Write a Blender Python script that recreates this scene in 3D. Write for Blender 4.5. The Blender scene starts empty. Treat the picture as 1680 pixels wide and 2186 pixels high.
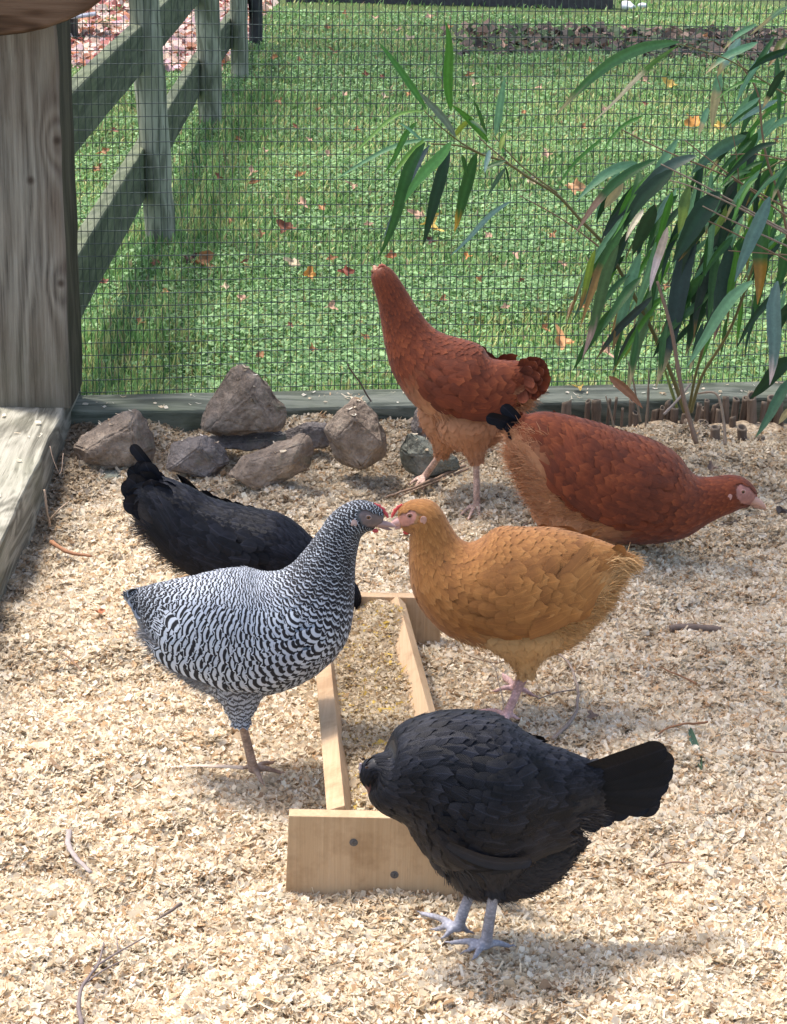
import bpy, math, random
import numpy as np
from mathutils import Vector, Matrix

# ------------------------------------------------------------------ camera, sky, sun, exposure
SC = bpy.context.scene
COL = SC.collection
FPX, CX, CY = 4800.0, 840.0, 1093.0          # focal length and centre on a 1680 x 2186 frame
PITCH, ROLL, CAMH = math.radians(20.0), math.radians(1.2), 1.376
R0 = np.array([1.0, 0, 0]); FW = np.array([0, math.cos(PITCH), -math.sin(PITCH)])
U0 = np.array([0, math.sin(PITCH), math.cos(PITCH)])
CR = R0 * math.cos(ROLL) + U0 * math.sin(ROLL)
CU = U0 * math.cos(ROLL) - R0 * math.sin(ROLL)
CP = np.array([0, 0, CAMH])
cam_d = bpy.data.cameras.new('camera'); cam = bpy.data.objects.new('camera', cam_d); COL.objects.link(cam)
cam.matrix_world = Matrix(((CR[0], CU[0], -FW[0], CP[0]), (CR[1], CU[1], -FW[1], CP[1]), (CR[2], CU[2], -FW[2], CP[2]), (0, 0, 0, 1)))
cam_d.sensor_fit = 'VERTICAL'; cam_d.angle = 2 * math.atan(CY / FPX)
cam_d.clip_start = 0.05; cam_d.clip_end = 500
SC.camera = cam

SUN_DIR = np.array([-0.34, 0.20, 0.92]); SUN_DIR /= np.linalg.norm(SUN_DIR)
w = bpy.data.worlds.new('World'); SC.world = w; w.use_nodes = True
nt = w.node_tree; bg = nt.nodes['Background']
sky = nt.nodes.new('ShaderNodeTexSky'); sky.sky_type = 'NISHITA'; sky.sun_disc = False
sky.sun_elevation = math.asin(SUN_DIR[2]); sky.sun_rotation = math.atan2(SUN_DIR[0], SUN_DIR[1])
sky.air_density = 1.0; sky.dust_density = 3.0; sky.ozone_density = 1.0
tint = nt.nodes.new('ShaderNodeMix'); tint.data_type = 'RGBA'; tint.blend_type = 'MULTIPLY'; tint.inputs[0].default_value = 1.0; tint.inputs[7].default_value = (1.0, 0.93, 0.85, 1)
nt.links.new(sky.outputs[0], tint.inputs[6]); nt.links.new(tint.outputs[2], bg.inputs[0]); bg.inputs[1].default_value = 0.15
sun_d = bpy.data.lights.new('sun', 'SUN'); sun_d.energy = 2.5; sun_d.angle = math.radians(10.0); sun_d.color = (1.0, 0.95, 0.87)
sun = bpy.data.objects.new('sun', sun_d); COL.objects.link(sun)
sun.rotation_euler = Vector(-SUN_DIR).to_track_quat('-Z', 'Y').to_euler(); sun.location = (0, 0, 6)
SC.view_settings.view_transform = 'Standard'; SC.view_settings.look = 'None'
SC.view_settings.gamma = 1.0; SC.view_settings.exposure = 1.38
SC.cycles.max_bounces = 6; SC.cycles.transparent_max_bounces = 8

rng = np.random.default_rng(7); random.seed(7)

# ------------------------------------------------------------------ helpers
def ray(px, py):
    d = CR * (px - CX) / FPX - CU * (py - CY) / FPX + FW
    return d
def gnd(px, py, z=0.0):
    d = ray(px, py); return CP + d * ((z - CAMH) / d[2])
def at(px, py, Y):
    d = ray(px, py); return CP + d * (Y / d[1])
def onpl(px, py, p, n):
    d = ray(px, py); return CP + d * (np.dot(p - CP, n) / np.dot(d, n))
LSL, LY0 = 0.057, 4.40
def lawn_z(x, y): return -LSL * np.maximum(y - LY0, 0)
def onlawn(px, py, up=0.0):
    d = ray(px, py); t = (CAMH - LSL * LY0 - up) / (-d[2] - LSL * d[1]); return CP + d * t
def nrm(v):
    v = np.asarray(v, float); return v / (np.linalg.norm(v, axis=-1, keepdims=True) + 1e-12)

def link(o, parent=None):
    COL.objects.link(o)
    if parent is not None:
        o.parent = parent
        if parent.type == 'EMPTY' or True:
            o.matrix_parent_inverse = Matrix.Translation(-Vector(parent.location)) if parent.parent is None else Matrix.Identity(4)
    return o
def tag(o, label=None, cat=None, group=None, kind=None):
    if label: o['label'] = label
    if cat: o['category'] = cat
    if group: o['group'] = group
    if kind: o['kind'] = kind
    return o
def empty(name, loc):
    o = bpy.data.objects.new(name, None); COL.objects.link(o); o.location = tuple(float(a) for a in loc); o.empty_display_size = 0.05
    return o
def mk(name, V, F, mat, parent=None, cols=None, smooth=False, mi=None, origin=None):
    """V (n,3); F list of faces or (m,k) array; cols dict name->(n,4)"""
    V = np.asarray(V, np.float32)
    if origin is not None: V = V - np.asarray(origin, np.float32)
    me = bpy.data.meshes.new(name)
    if isinstance(F, np.ndarray) and F.ndim == 2:
        m, k = F.shape
        me.vertices.add(len(V)); me.vertices.foreach_set('co', V.ravel())
        me.loops.add(m * k); me.loops.foreach_set('vertex_index', F.astype(np.int32).ravel())
        me.polygons.add(m)
        me.polygons.foreach_set('loop_start', np.arange(0, m * k, k, dtype=np.int32))
        me.polygons.foreach_set('loop_total', np.full(m, k, dtype=np.int32))
        me.update(calc_edges=True)
    else:
        me.from_pydata([tuple(v) for v in V.tolist()], [], [tuple(int(i) for i in f) for f in F]); me.update()
    if cols:
        for n, c in cols.items():
            a = me.attributes.new(n, 'FLOAT_COLOR', 'POINT'); a.data.foreach_set('color', np.asarray(c, np.float32).ravel())
    for mm in (mat if isinstance(mat, (list, tuple)) else [mat]): me.materials.append(mm)
    if mi is not None: me.polygons.foreach_set('material_index', np.asarray(mi, np.int32))
    if smooth: me.polygons.foreach_set('use_smooth', np.ones(len(me.polygons), bool))
    o = bpy.data.objects.new(name, me)
    link(o, parent)
    if origin is not None: o.location = tuple(float(a) for a in origin)
    return o
class MB:
    def __init__(s): s.v = []; s.f = []; s.c = []; s.n = 0
    def add(s, V, F, col=None):
        V = np.asarray(V, float); s.v.append(V); s.f += [[int(i) + s.n for i in f] for f in F]
        s.c.append(np.tile(np.asarray(col if col is not None else (1, 1, 1, 1), float), (len(V), 1)) if col is None or np.ndim(col) == 1 else np.asarray(col, float))
        s.n += len(V); return s
    def build(s, name, mat, parent=None, smooth=False, origin=None):
        return mk(name, np.vstack(s.v), s.f, mat, parent, {'col': np.vstack(s.c)}, smooth, origin=origin)
def tube(P, R, n=8, cap=True, jit=0.0, flat=1.0):
    P = np.asarray(P, float); R = np.broadcast_to(np.asarray(R, float), (len(P),))
    T = np.gradient(P, axis=0); T = nrm(T)
    a = np.array([0, 0, 1.0]) if abs(T[0][2]) < 0.9 else np.array([1.0, 0, 0])
    V = []; F = []
    for i in range(len(P)):
        b = nrm(np.cross(T[i], a)); a = nrm(np.cross(b, T[i]))
        for k in range(n):
            t = 2 * math.pi * k / n
            r = R[i] * (1 + jit * random.uniform(-1, 1))
            V.append(P[i] + a * math.cos(t) * r * flat + b * math.sin(t) * r)
    for i in range(len(P) - 1):
        for k in range(n):
            k2 = (k + 1) % n
            F.append([i * n + k, i * n + k2, (i + 1) * n + k2, (i + 1) * n + k])
    if cap:
        F.append(list(range(n))[::-1]); F.append([(len(P) - 1) * n + k for k in range(n)])
    return np.array(V), F
def smoothpath(P, m=5):
    P = np.asarray(P, float); n = len(P)
    if n < 3: 
        t = np.linspace(0, 1, m + 1)[:, None]; return P[0] * (1 - t) + P[-1] * t
    out = []
    for i in range(n - 1):
        p0 = P[max(i - 1, 0)]; p1 = P[i]; p2 = P[i + 1]; p3 = P[min(i + 2, n - 1)]
        for k in range(m):
            t = k / m
            out.append(0.5 * ((2 * p1) + (-p0 + p2) * t + (2 * p0 - 5 * p1 + 4 * p2 - p3) * t * t + (-p0 + 3 * p1 - 3 * p2 + p3) * t ** 3))
    out.append(P[-1]); return np.array(out)
def boxv(c, X, Y, Z, sx, sy, sz, bev=0.0):
    """bevelled box: centre c, axes, full sizes"""
    import itertools
    X, Y, Z = nrm(X), nrm(Y), nrm(Z); hx, hy, hz = sx / 2, sy / 2, sz / 2
    b = min(bev, hx * .8, hy * .8, hz * .8)
    if b <= 0:
        V = [c + X * hx * i + Y * hy * j + Z * hz * k for k in (-1, 1) for j in (-1, 1) for i in (-1, 1)]
        F = [[0, 2, 3, 1], [4, 5, 7, 6], [0, 1, 5, 4], [2, 6, 7, 3], [0, 4, 6, 2], [1, 3, 7, 5]]
        return np.array(V), F
    V = []; idx = {}
    for i in (-1, 1):
        for j in (-1, 1):
            for k in (-1, 1):
                for a in range(3):
                    hh = [(hx - b) * i, (hy - b) * j, (hz - b) * k]; full = [hx * i, hy * j, hz * k]; hh[a] = full[a]
                    idx[(i, j, k, a)] = len(V); V.append(c + X * hh[0] + Y * hh[1] + Z * hh[2])
    F = []
    for a in range(3):
        o = [q for q in range(3) if q != a]
        for s_ in (-1, 1):
            ring = []
            for (p, q) in ((-1, -1), (1, -1), (1, 1), (-1, 1)):
                key = [0, 0, 0]; key[a] = s_; key[o[0]] = p; key[o[1]] = q; ring.append(idx[(*key, a)])
            F.append(ring)
    for a in range(3):
        o = [q for q in range(3) if q != a]
        for p in (-1, 1):
            for q in (-1, 1):
                k1 = [0, 0, 0]; k1[a] = -1; k1[o[0]] = p; k1[o[1]] = q
                k2 = list(k1); k2[a] = 1
                F.append([idx[(*k1, o[0])], idx[(*k2, o[0])], idx[(*k2, o[1])], idx[(*k1, o[1])]])
    for i in (-1, 1):
        for j in (-1, 1):
            for k in (-1, 1): F.append([idx[(i, j, k, a)] for a in range(3)])
    V = np.array(V)
    # consistent outward winding
    F2 = []
    for f in F:
        p = V[f]; nn = np.cross(p[1] - p[0], p[2] - p[0]); 
        F2.append(f if np.dot(nn, p.mean(0) - c) > 0 else f[::-1])
    return V, F2
def vnoise(P, sc=1.0, seed=0):
    """cheap smooth value noise, P (n,3) -> (n,)"""
    P = np.asarray(P, float) * sc; I = np.floor(P).astype(np.int64); f = P - I; f = f * f * (3 - 2 * f)
    def h(ix, iy, iz):
        x = (ix * 374761393 + iy * 668265263 + iz * 2147483647 + seed * 974634777) & 0xffffffff
        x = ((x ^ (x >> 13)) * 1274126177) & 0xffffffff
        return ((x ^ (x >> 16)) & 0xffff) / 65535.0
    r = 0
    for a in (0, 1):
        for b in (0, 1):
            for c in (0, 1):
                r = r + h(I[:, 0] + a, I[:, 1] + b, I[:, 2] + c) * (f[:, 0] if a else 1 - f[:, 0]) * (f[:, 1] if b else 1 - f[:, 1]) * (f[:, 2] if c else 1 - f[:, 2])
    return r

# ------------------------------------------------------------------ materials
def newmat(name, rough=0.7, spec=0.4):
    m = bpy.data.materials.new(name); m.use_nodes = True
    b = m.node_tree.nodes['Principled BSDF']; b.inputs['Roughness'].default_value = rough
    b.inputs['Specular IOR Level'].default_value = spec
    return m, m.node_tree, b
def nd(nt, t, **kw):
    n = nt.nodes.new(t)
    for k, v in kw.items():
        if hasattr(n, k): setattr(n, k, v)
        else: n.inputs[k].default_value = v
    return n
def ramp(nt, fac, stops, interp='LINEAR'):
    r = nt.nodes.new('ShaderNodeValToRGB'); r.color_ramp.interpolation = interp
    e = r.color_ramp.elements
    while len(e) < len(stops): e.new(0.5)
    for i, (p, c) in enumerate(stops): e[i].position = p; e[i].color = (*c, 1)
    nt.links.new(fac, r.inputs[0]); return r.outputs[0]
def mixc(nt, fac, a, b, mode='MIX'):
    m = nt.nodes.new('ShaderNodeMix'); m.data_type = 'RGBA'; m.blend_type = mode
    for s, v in ((m.inputs[0], fac), (m.inputs[6], a), (m.inputs[7], b)):
        if isinstance(v, bpy.types.NodeSocket): nt.links.new(v, s)
        elif isinstance(v, (int, float)): s.default_value = v
        else: s.default_value = (*v, 1)
    return m.outputs[2]
def math_(nt, op, a, b=None, c=None):
    m = nt.nodes.new('ShaderNodeMath'); m.operation = op
    for i, v in enumerate((a, b, c)):
        if v is None: continue
        if isinstance(v, bpy.types.NodeSocket): nt.links.new(v, m.inputs[i])
        else: m.inputs[i].default_value = v
    return m.outputs[0]
def noise(nt, scale, vec=None, detail=4, rough=0.6, dist=0.0):
    n = nt.nodes.new('ShaderNodeTexNoise'); n.inputs['Scale'].default_value = scale; n.inputs['Detail'].default_value = detail
    n.inputs['Roughness'].default_value = rough; n.inputs['Distortion'].default_value = dist
    if vec is not None: nt.links.new(vec, n.inputs['Vector'])
    return n.outputs[0]
def mapping(nt, scale=(1, 1, 1), rot=(0, 0, 0), coord='Object'):
    t = nt.nodes.new('ShaderNodeTexCoord'); m = nt.nodes.new('ShaderNodeMapping')
    m.inputs['Scale'].default_value = scale; m.inputs['Rotation'].default_value = rot
    nt.links.new(t.outputs[coord], m.inputs[0]); return m.outputs[0]
def bump(nt, b, h, strength=0.5, dist=0.01):
    n = nt.nodes.new('ShaderNodeBump'); n.inputs['Strength'].default_value = strength; n.inputs['Distance'].default_value = dist
    nt.links.new(h, n.inputs['Height']); nt.links.new(n.outputs[0], b.inputs['Normal'])
def attr(nt, name='col'):
    a = nt.nodes.new('ShaderNodeAttribute'); a.attribute_name = name; return a
def flat_mat(name, c, rough=0.7, spec=0.4, var=0.25, sc=30):
    m, nt, b = newmat(name, rough, spec)
    n = noise(nt, sc, mapping(nt), 5)
    nt.links.new(ramp(nt, n, [(0.3, tuple(x * (1 - var) for x in c)), (0.7, tuple(min(1, x * (1 + var)) for x in c))]), b.inputs['Base Color'])
    bump(nt, b, n, 0.3, 0.002); return m
def col_mat(name, rough=0.7, spec=0.3, trans=0.0, var=0.15, sc=200, bstr=0.0):
    m, nt, b = newmat(name, rough, spec); a = attr(nt)
    n = noise(nt, sc, mapping(nt), 3)
    v = math_(nt, 'MULTIPLY_ADD', n, 2 * var, 1 - var)
    c = mixc(nt, 1.0, a.outputs[0], v, 'MULTIPLY')
    nt.links.new(c, b.inputs['Base Color'])
    if bstr: bump(nt, b, n, bstr, 0.001)
    if trans > 0:
        t = nt.nodes.new('ShaderNodeBsdfTranslucent'); nt.links.new(c, t.inputs[0])
        mx = nt.nodes.new('ShaderNodeMixShader'); mx.inputs[0].default_value = trans
        nt.links.new(b.outputs[0], mx.inputs[1]); nt.links.new(t.outputs[0], mx.inputs[2])
        nt.links.new(mx.outputs[0], nt.nodes['Material Output'].inputs[0])
    return m
def wood_mat(name, c0, c1, c2, axis=2, gs=1.0, rough=0.8, knots=True, green=0.0, bs=0.6):
    """weathered board: grain along axis"""
    m, nt, b = newmat(name, rough, 0.2)
    sc = [38 * gs, 38 * gs, 38 * gs]; sc[axis] = 1.6 * gs
    mp = mapping(nt, tuple(sc)); n1 = noise(nt, 1.0, mp, 6, 0.65, 0.6)
    sc2 = [7 * gs] * 3; sc2[axis] = 1.3 * gs
    n2 = noise(nt, 1.0, mapping(nt, tuple(sc2)), 3, 0.5, 1.2)
    sw = math_(nt, 'MULTIPLY', n2, 26.0); sw = math_(nt, 'SINE', sw); sw = math_(nt, 'MULTIPLY_ADD', sw, 0.5, 0.5)
    g = math_(nt, 'MULTIPLY_ADD', sw, 0.35, math_(nt, 'MULTIPLY', n1, 0.65))
    col = ramp(nt, g, [(0.25, c0), (0.5, c1), (0.78, c2)])
    sc3 = [160 * gs] * 3; sc3[axis] = 5 * gs
    n3 = noise(nt, 1.0, mapping(nt, tuple(sc3)), 3, 0.7)
    crack = ramp(nt, n3, [(0.28, (0.35, 0.33, 0.3)), (0.42, (1, 1, 1))])
    col = mixc(nt, 0.8, col, crack, 'MULTIPLY')
    if green > 0:
        n4 = noise(nt, 6.0, mapping(nt), 4)
        gm = ramp(nt, n4, [(0.45, (0, 0, 0)), (0.7, (green, green, green))])
        col = mixc(nt, gm, col, (0.13, 0.16, 0.08))
    nt.links.new(col, b.inputs['Base Color'])
    h = math_(nt, 'ADD', math_(nt, 'MULTIPLY', g, 0.6), math_(nt, 'MULTIPLY', n3, 0.5))
    bump(nt, b, h, bs, 0.004)
    return m
# ------------------------------------------------------------------ the ground
M = {}
M['post'] = wood_mat('weathered_post_wood', (0.075, 0.058, 0.042), (0.17, 0.135, 0.10), (0.27, 0.22, 0.165), 2, 1.0, green=0.15, bs=0.8)
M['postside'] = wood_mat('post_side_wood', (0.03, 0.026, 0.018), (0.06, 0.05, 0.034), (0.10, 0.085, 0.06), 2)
M['beam'] = wood_mat('grey_green_beam_wood', (0.10, 0.095, 0.075), (0.23, 0.22, 0.18), (0.36, 0.345, 0.29), 1, 2.2, green=0.15)
M['sill'] = wood_mat('green_stained_sill_wood', (0.05, 0.058, 0.048), (0.105, 0.12, 0.10), (0.18, 0.195, 0.165), 0, 2.0, green=0.3)
M['fence'] = wood_mat('outer_fence_post_wood', (0.12, 0.13, 0.095), (0.26, 0.27, 0.21), (0.40, 0.41, 0.33), 2, 1.6, green=0.3)
M['rail'] = wood_mat('outer_fence_rail_wood', (0.04, 0.05, 0.032), (0.075, 0.09, 0.06), (0.13, 0.145, 0.10), 1, 1.5, green=0.4)
M['brace'] = wood_mat('brown_brace_wood', (0.035, 0.018, 0.010), (0.11, 0.058, 0.034), (0.20, 0.12, 0.08), 0, 2.0)

A = gnd(178, 842, 0.06); B = gnd(1660, 812, 0.06)
FD = nrm(B - A); FD[2] = 0; FD = nrm(FD); FN = np.array([-FD[1], FD[0], 0])      # away from the viewer
UP = np.array([0, 0, 1.0])
def fence_y(X): return A[1] + (X - A[0]) * FD[1] / FD[0]
def build_lawn():
    ys = np.concatenate([[-3, 1.0, 3.9, 4.1, 4.2, 4.3, 4.4], np.linspace(4.6, 20, 78), [25, 40, 80, 150]])
    xs = np.concatenate([[-80, -20, -8], np.linspace(-4, 4, 60), [8, 20, 80]])
    X, Y = np.meshgrid(xs, ys); Z = lawn_z(X, Y)
    P = np.stack([X.ravel(), Y.ravel(), Z.ravel()], 1)
    m = (P[:, 1] > 4.45) & (P[:, 1] < 20)
    P[m, 2] += (vnoise(P[m], 2.2, 3) - 0.5) * 0.05
    P[P[:, 1] < 4.15, 2] = -0.06
    ny, nx = X.shape; I = np.arange(nx * ny).reshape(ny, nx)
    F = np.stack([I[:-1, :-1].ravel(), I[:-1, 1:].ravel(), I[1:, 1:].ravel(), I[1:, :-1].ravel()], 1)
    m_, nt, b = newmat('lawn_soil', 0.95, 0.1)
    n1 = noise(nt, 1.3, mapping(nt), 4); n2 = noise(nt, 60, mapping(nt), 4)
    c = mixc(nt, ramp(nt, n1, [(0.35, (0, 0, 0)), (0.65, (1, 1, 1))]), (0.05, 0.10, 0.03), (0.10, 0.155, 0.055))
    c = mixc(nt, ramp(nt, n2, [(0.4, (0, 0, 0)), (0.62, (1, 1, 1))]), c, (0.07, 0.08, 0.04))
    nt.links.new(c, b.inputs['Base Color']); bump(nt, b, n2, 0.9, 0.02)
    tag(mk('lawn', P, F, m_, smooth=True), kind='structure')
    # blades and clover: density falls with distance
    def scatter(n, y0, y1, pw):
        u = rng.random(n); Y = (y0 ** (1 - pw) + u * (y1 ** (1 - pw) - y0 ** (1 - pw))) ** (1 / (1 - pw))
        X = (rng.random(n) * 2 - 1) * (0.20 * Y + 0.25); return X, Y
    def keepbare(X, Y):
        """bare places: leaf path outside the rails, mulch strip"""
        nz = vnoise(np.stack([X, Y, 0 * X], 1), 2.0, 9)
        a = (X < -0.86) & (Y > 11.0 + nz)
        b_ = (Y > 12.0 + nz * .5) & (Y < 13.6 + nz * .5) & (X > 0.35 + (nz - .5) * .8)
        c_ = (Y > 14.9) & (X < 1.55)
        return ~(a | b_ | c_)
    # clumpy density
    n = 300000
    X, Y = scatter(n, 4.25, 16.5, 1.5); nb_ = keepbare(X, Y) & (Y > fence_y(X) + .006)
    k = nb_ | ((rng.random(n) < 0.12) & (Y > 9))
    cl = vnoise(np.stack([X, Y, 0 * X], 1), 7.0, 5)
    k &= rng.random(n) < np.clip(0.45 + cl, 0, 1)
    X, Y, cl = X[k], Y[k], cl[k]; n = len(X)
    base = np.stack([X, Y, lawn_z(X, Y) + (vnoise(np.stack([X, Y, lawn_z(X, Y)], 1), 2.2, 3) - 0.5) * 0.05], 1)
    az = rng.random(n) * 6.283; lean = rng.uniform(0.25, 1.25, n); L = rng.uniform(0.012, 0.034, n) * (1 + 0.05 * (Y - 4.4))
    nearpost = np.exp(-((X + 0.62) / 0.22) ** 2) * (Y < 10) + np.exp(-((Y - fence_y(X) - .05) / 0.08) ** 2)
    L *= 1 + 1.1 * nearpost * rng.random(n); lean *= 1 - 0.5 * np.clip(nearpost, 0, 1)
    W = rng.uniform(0.0012, 0.0034, n) * (1 + 0.10 * (Y - 4.4))
    d = np.stack([np.cos(az), np.sin(az), 0 * az], 1); s = np.stack([-np.sin(az), np.cos(az), 0 * az], 1); up = np.array([0, 0, 1.0])
    mid = base + (d * np.sin(lean * .6)[:, None] + up * np.cos(lean * .6)[:, None]) * (L * .5)[:, None]
    tip = mid + (d * np.sin(lean * 1.2)[:, None] + up * np.cos(lean * 1.2)[:, None]) * (L * .5)[:, None]
    V = np.stack([base - s * W[:, None], base + s * W[:, None], mid + s * (W * .9)[:, None], mid - s * (W * .9)[:, None], tip + s * (W * .15)[:, None], tip - s * (W * .15)[:, None]], 1)
    I = np.arange(n)[:, None] * 6
    F = np.concatenate([I + np.array([0, 1, 2, 3]), I + np.array([3, 2, 4, 5])], 0)
    g = rng.random(n)[:, None]; big = vnoise(base, 1.2, 22)[:, None]
    dark = np.array([0.06, 0.15, 0.04]); lite = np.array([0.26, 0.45, 0.16]); yel = np.array([0.40, 0.43, 0.17])
    c = dark * (1 - g) + lite * g; c = np.where(rng.random(n)[:, None] < 0.13 + 0.18 * (big > .55), yel * (0.6 + .6 * g), c)
    straw = rng.random(n)[:, None] < 0.06; c = np.where(straw, np.array([0.30, 0.24, 0.14]), c) * (0.8 + 0.4 * big)
    C = np.concatenate([np.repeat(c[:, None, :], 6, 1), np.ones((n, 6, 1))], 2)
    gm = col_mat('grass_blade', 0.55, 0.35, 0.35)
    tag(mk('grass', V.reshape(-1, 3), F, gm, cols={'col': C.reshape(-1, 4)}), 'short green lawn grass growing behind the wire mesh', 'grass', kind='stuff')
    # clover
    n = 190000
    X, Y = scatter(n, 4.28, 15.0, 1.6); cl = vnoise(np.stack([X, Y, 0 * X], 1), 3.5, 15)
    k = keepbare(X, Y) & (Y > fence_y(X) + .012) & (rng.random(n) < np.clip((cl - .25) * 2.5, 0.12, 1)); X, Y = X[k], Y[k]; n = len(X)
    z = lawn_z(X, Y) + (vnoise(np.stack([X, Y, lawn_z(X, Y)], 1), 2.2, 3) - 0.5) * 0.05
    ctr = np.stack([X, Y, z + rng.uniform(0.008, 0.035, n)], 1)
    nn = nrm(np.stack([rng.normal(0, .35, n), rng.normal(-.1, .35, n), np.ones(n)], 1))
    a = nrm(np.cross(nn, rng.normal(size=(n, 3)))); b2 = np.cross(nn, a); r = (rng.uniform(0.0035, 0.0075, n) * (1 + .07 * (Y - 4.4)))[:, None]
    ang = np.arange(6) * math.pi / 3; rr = np.array([1, .62, 1, .62, 1, .62])
    V = np.stack([ctr + (a * math.cos(t) + b2 * math.sin(t)) * r * q for t, q in zip(ang, rr)], 1)
    F = (np.arange(n)[:, None] * 6 + np.arange(6)).astype(np.int32)
    g = rng.random(n)[:, None]; c = np.array([0.055, 0.15, 0.045]) * (1 - g) + np.array([0.30, 0.50, 0.22]) * g ** 1.5
    C = np.concatenate([np.repeat(c[:, None, :], 6, 1), np.ones((n, 6, 1))], 2)
    tag(mk('clover', V.reshape(-1, 3), F, gm, cols={'col': C.reshape(-1, 4)}), 'round clover leaves mixed into the lawn grass', 'clover', kind='stuff')
    # leaf carpets: path beyond the rails and mulch strip
    def carpet(name, n, fx, y0, y1, pal, label, cat, sz, seed):
        r_ = np.random.default_rng(seed); Y = r_.uniform(y0, y1, n); X = fx(r_.random(n), Y)
        ctr = np.stack([X, Y, lawn_z(X, Y) + r_.uniform(0.01, 0.045, n)], 1)
        nn = nrm(np.stack([r_.normal(0, .5, n), r_.normal(-.25, .5, n), np.ones(n)], 1)); a = nrm(np.cross(nn, r_.normal(size=(n, 3)))); b2 = np.cross(nn, a)
        r = r_.uniform(sz * .5, sz, n)[:, None]; ang = np.arange(7) * 2 * math.pi / 7
        V = np.stack([ctr + (a * math.cos(t) + b2 * math.sin(t)) * r * r_.uniform(.5, 1.1, (n, 1)) + nn * r_.normal(0, .2, (n, 1)) * r for t in ang], 1)
        F = (np.arange(n)[:, None] * 7 + np.arange(7)).astype(np.int32)
        pal = np.array(pal); c = pal[r_.integers(0, len(pal), n)] * r_.uniform(.6, 1.25, (n, 1))
        C = np.concatenate([np.repeat(c[:, None, :], 7, 1), np.ones((n, 7, 1))], 2)
        tag(mk(name, V.reshape(-1, 3), F, M['leaf'], cols={'col': C.reshape(-1, 4)}), label, cat, kind='stuff')
    M['leaf'] = col_mat('dry_leaf', 0.6, 0.35, 0.25, 0.25, 120, 0.3)
    carpet('leaf_litter', 9000, lambda u, Y: -0.88 - u * (Y * .22 - .75), 11.0, 18, [(.62, .45, .42), (.55, .38, .30), (.30, .09, .08), (.68, .55, .48), (.40, .16, .09), (.5, .33, .38)],
           'pinkish brown carpet of fallen leaves beyond the wooden rails', 'leaf litter', 0.038, 5)
    carpet('mulch_strip', 2600, lambda u, Y: 0.2 + u ** .6 * 2.8, 12.0, 13.9, [(.030, .022, .020), (.05, .035, .03), (.03, .025, .022), (.11, .07, .055), (.20, .14, .11), (.05, .09, .04), (.04, .08, .03)],
           'dark strip of bare mulch crossing the far lawn', 'mulch', 0.04, 6)
build_lawn()

# ------------------------------------------------------------------ shavings floor of the run
def floor_z(X, Y):
    P = np.stack([X, Y, 0 * X], 1)
    z = (vnoise(P, 5.0, 31) - .5) * 0.034 + (vnoise(P, 15.0, 32) - .5) * 0.024 + (vnoise(P, 42.0, 33) - .5) * 0.011
    inn = np.exp(-((X - .03) / .24) ** 4) * np.exp(-((Y - 2.8) / .55) ** 4)
    z = z * (1 - .6 * inn) - .008 * inn
    z += 0.02 * np.clip((Y - 3.75) / 0.35, 0, 1)
    return z - 0.004
def build_floor():
    nx, ny = 170, 220
    xs = np.linspace(-1.0, 1.15, nx); ys = np.linspace(1.6, 4.55, ny)
    X, Y = np.meshgrid(xs, ys); Z = floor_z(X.ravel(), Y.ravel())
    I = np.arange(nx * ny).reshape(ny, nx)
    F = np.stack([I[:-1, :-1].ravel(), I[:-1, 1:].ravel(), I[1:, 1:].ravel(), I[1:, :-1].ravel()], 1)
    F = F[(Y.ravel()[F[:, 2]] < fence_y(X.ravel()[F[:, 2]]) - .03)]
    m_, nt, b = newmat('packed_shavings', 0.95, 0.1)
    n2 = noise(nt, 120, mapping(nt), 5)
    nt.links.new(ramp(nt, n2, [(0.35, (0.22, 0.155, 0.10)), (0.6, (0.58, 0.47, 0.34))]), b.inputs['Base Color']); bump(nt, b, n2, 1.0, 0.01)
    tag(mk('ground', np.stack([X.ravel(), Y.ravel(), Z], 1), F, m_, smooth=True), kind='structure')
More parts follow.
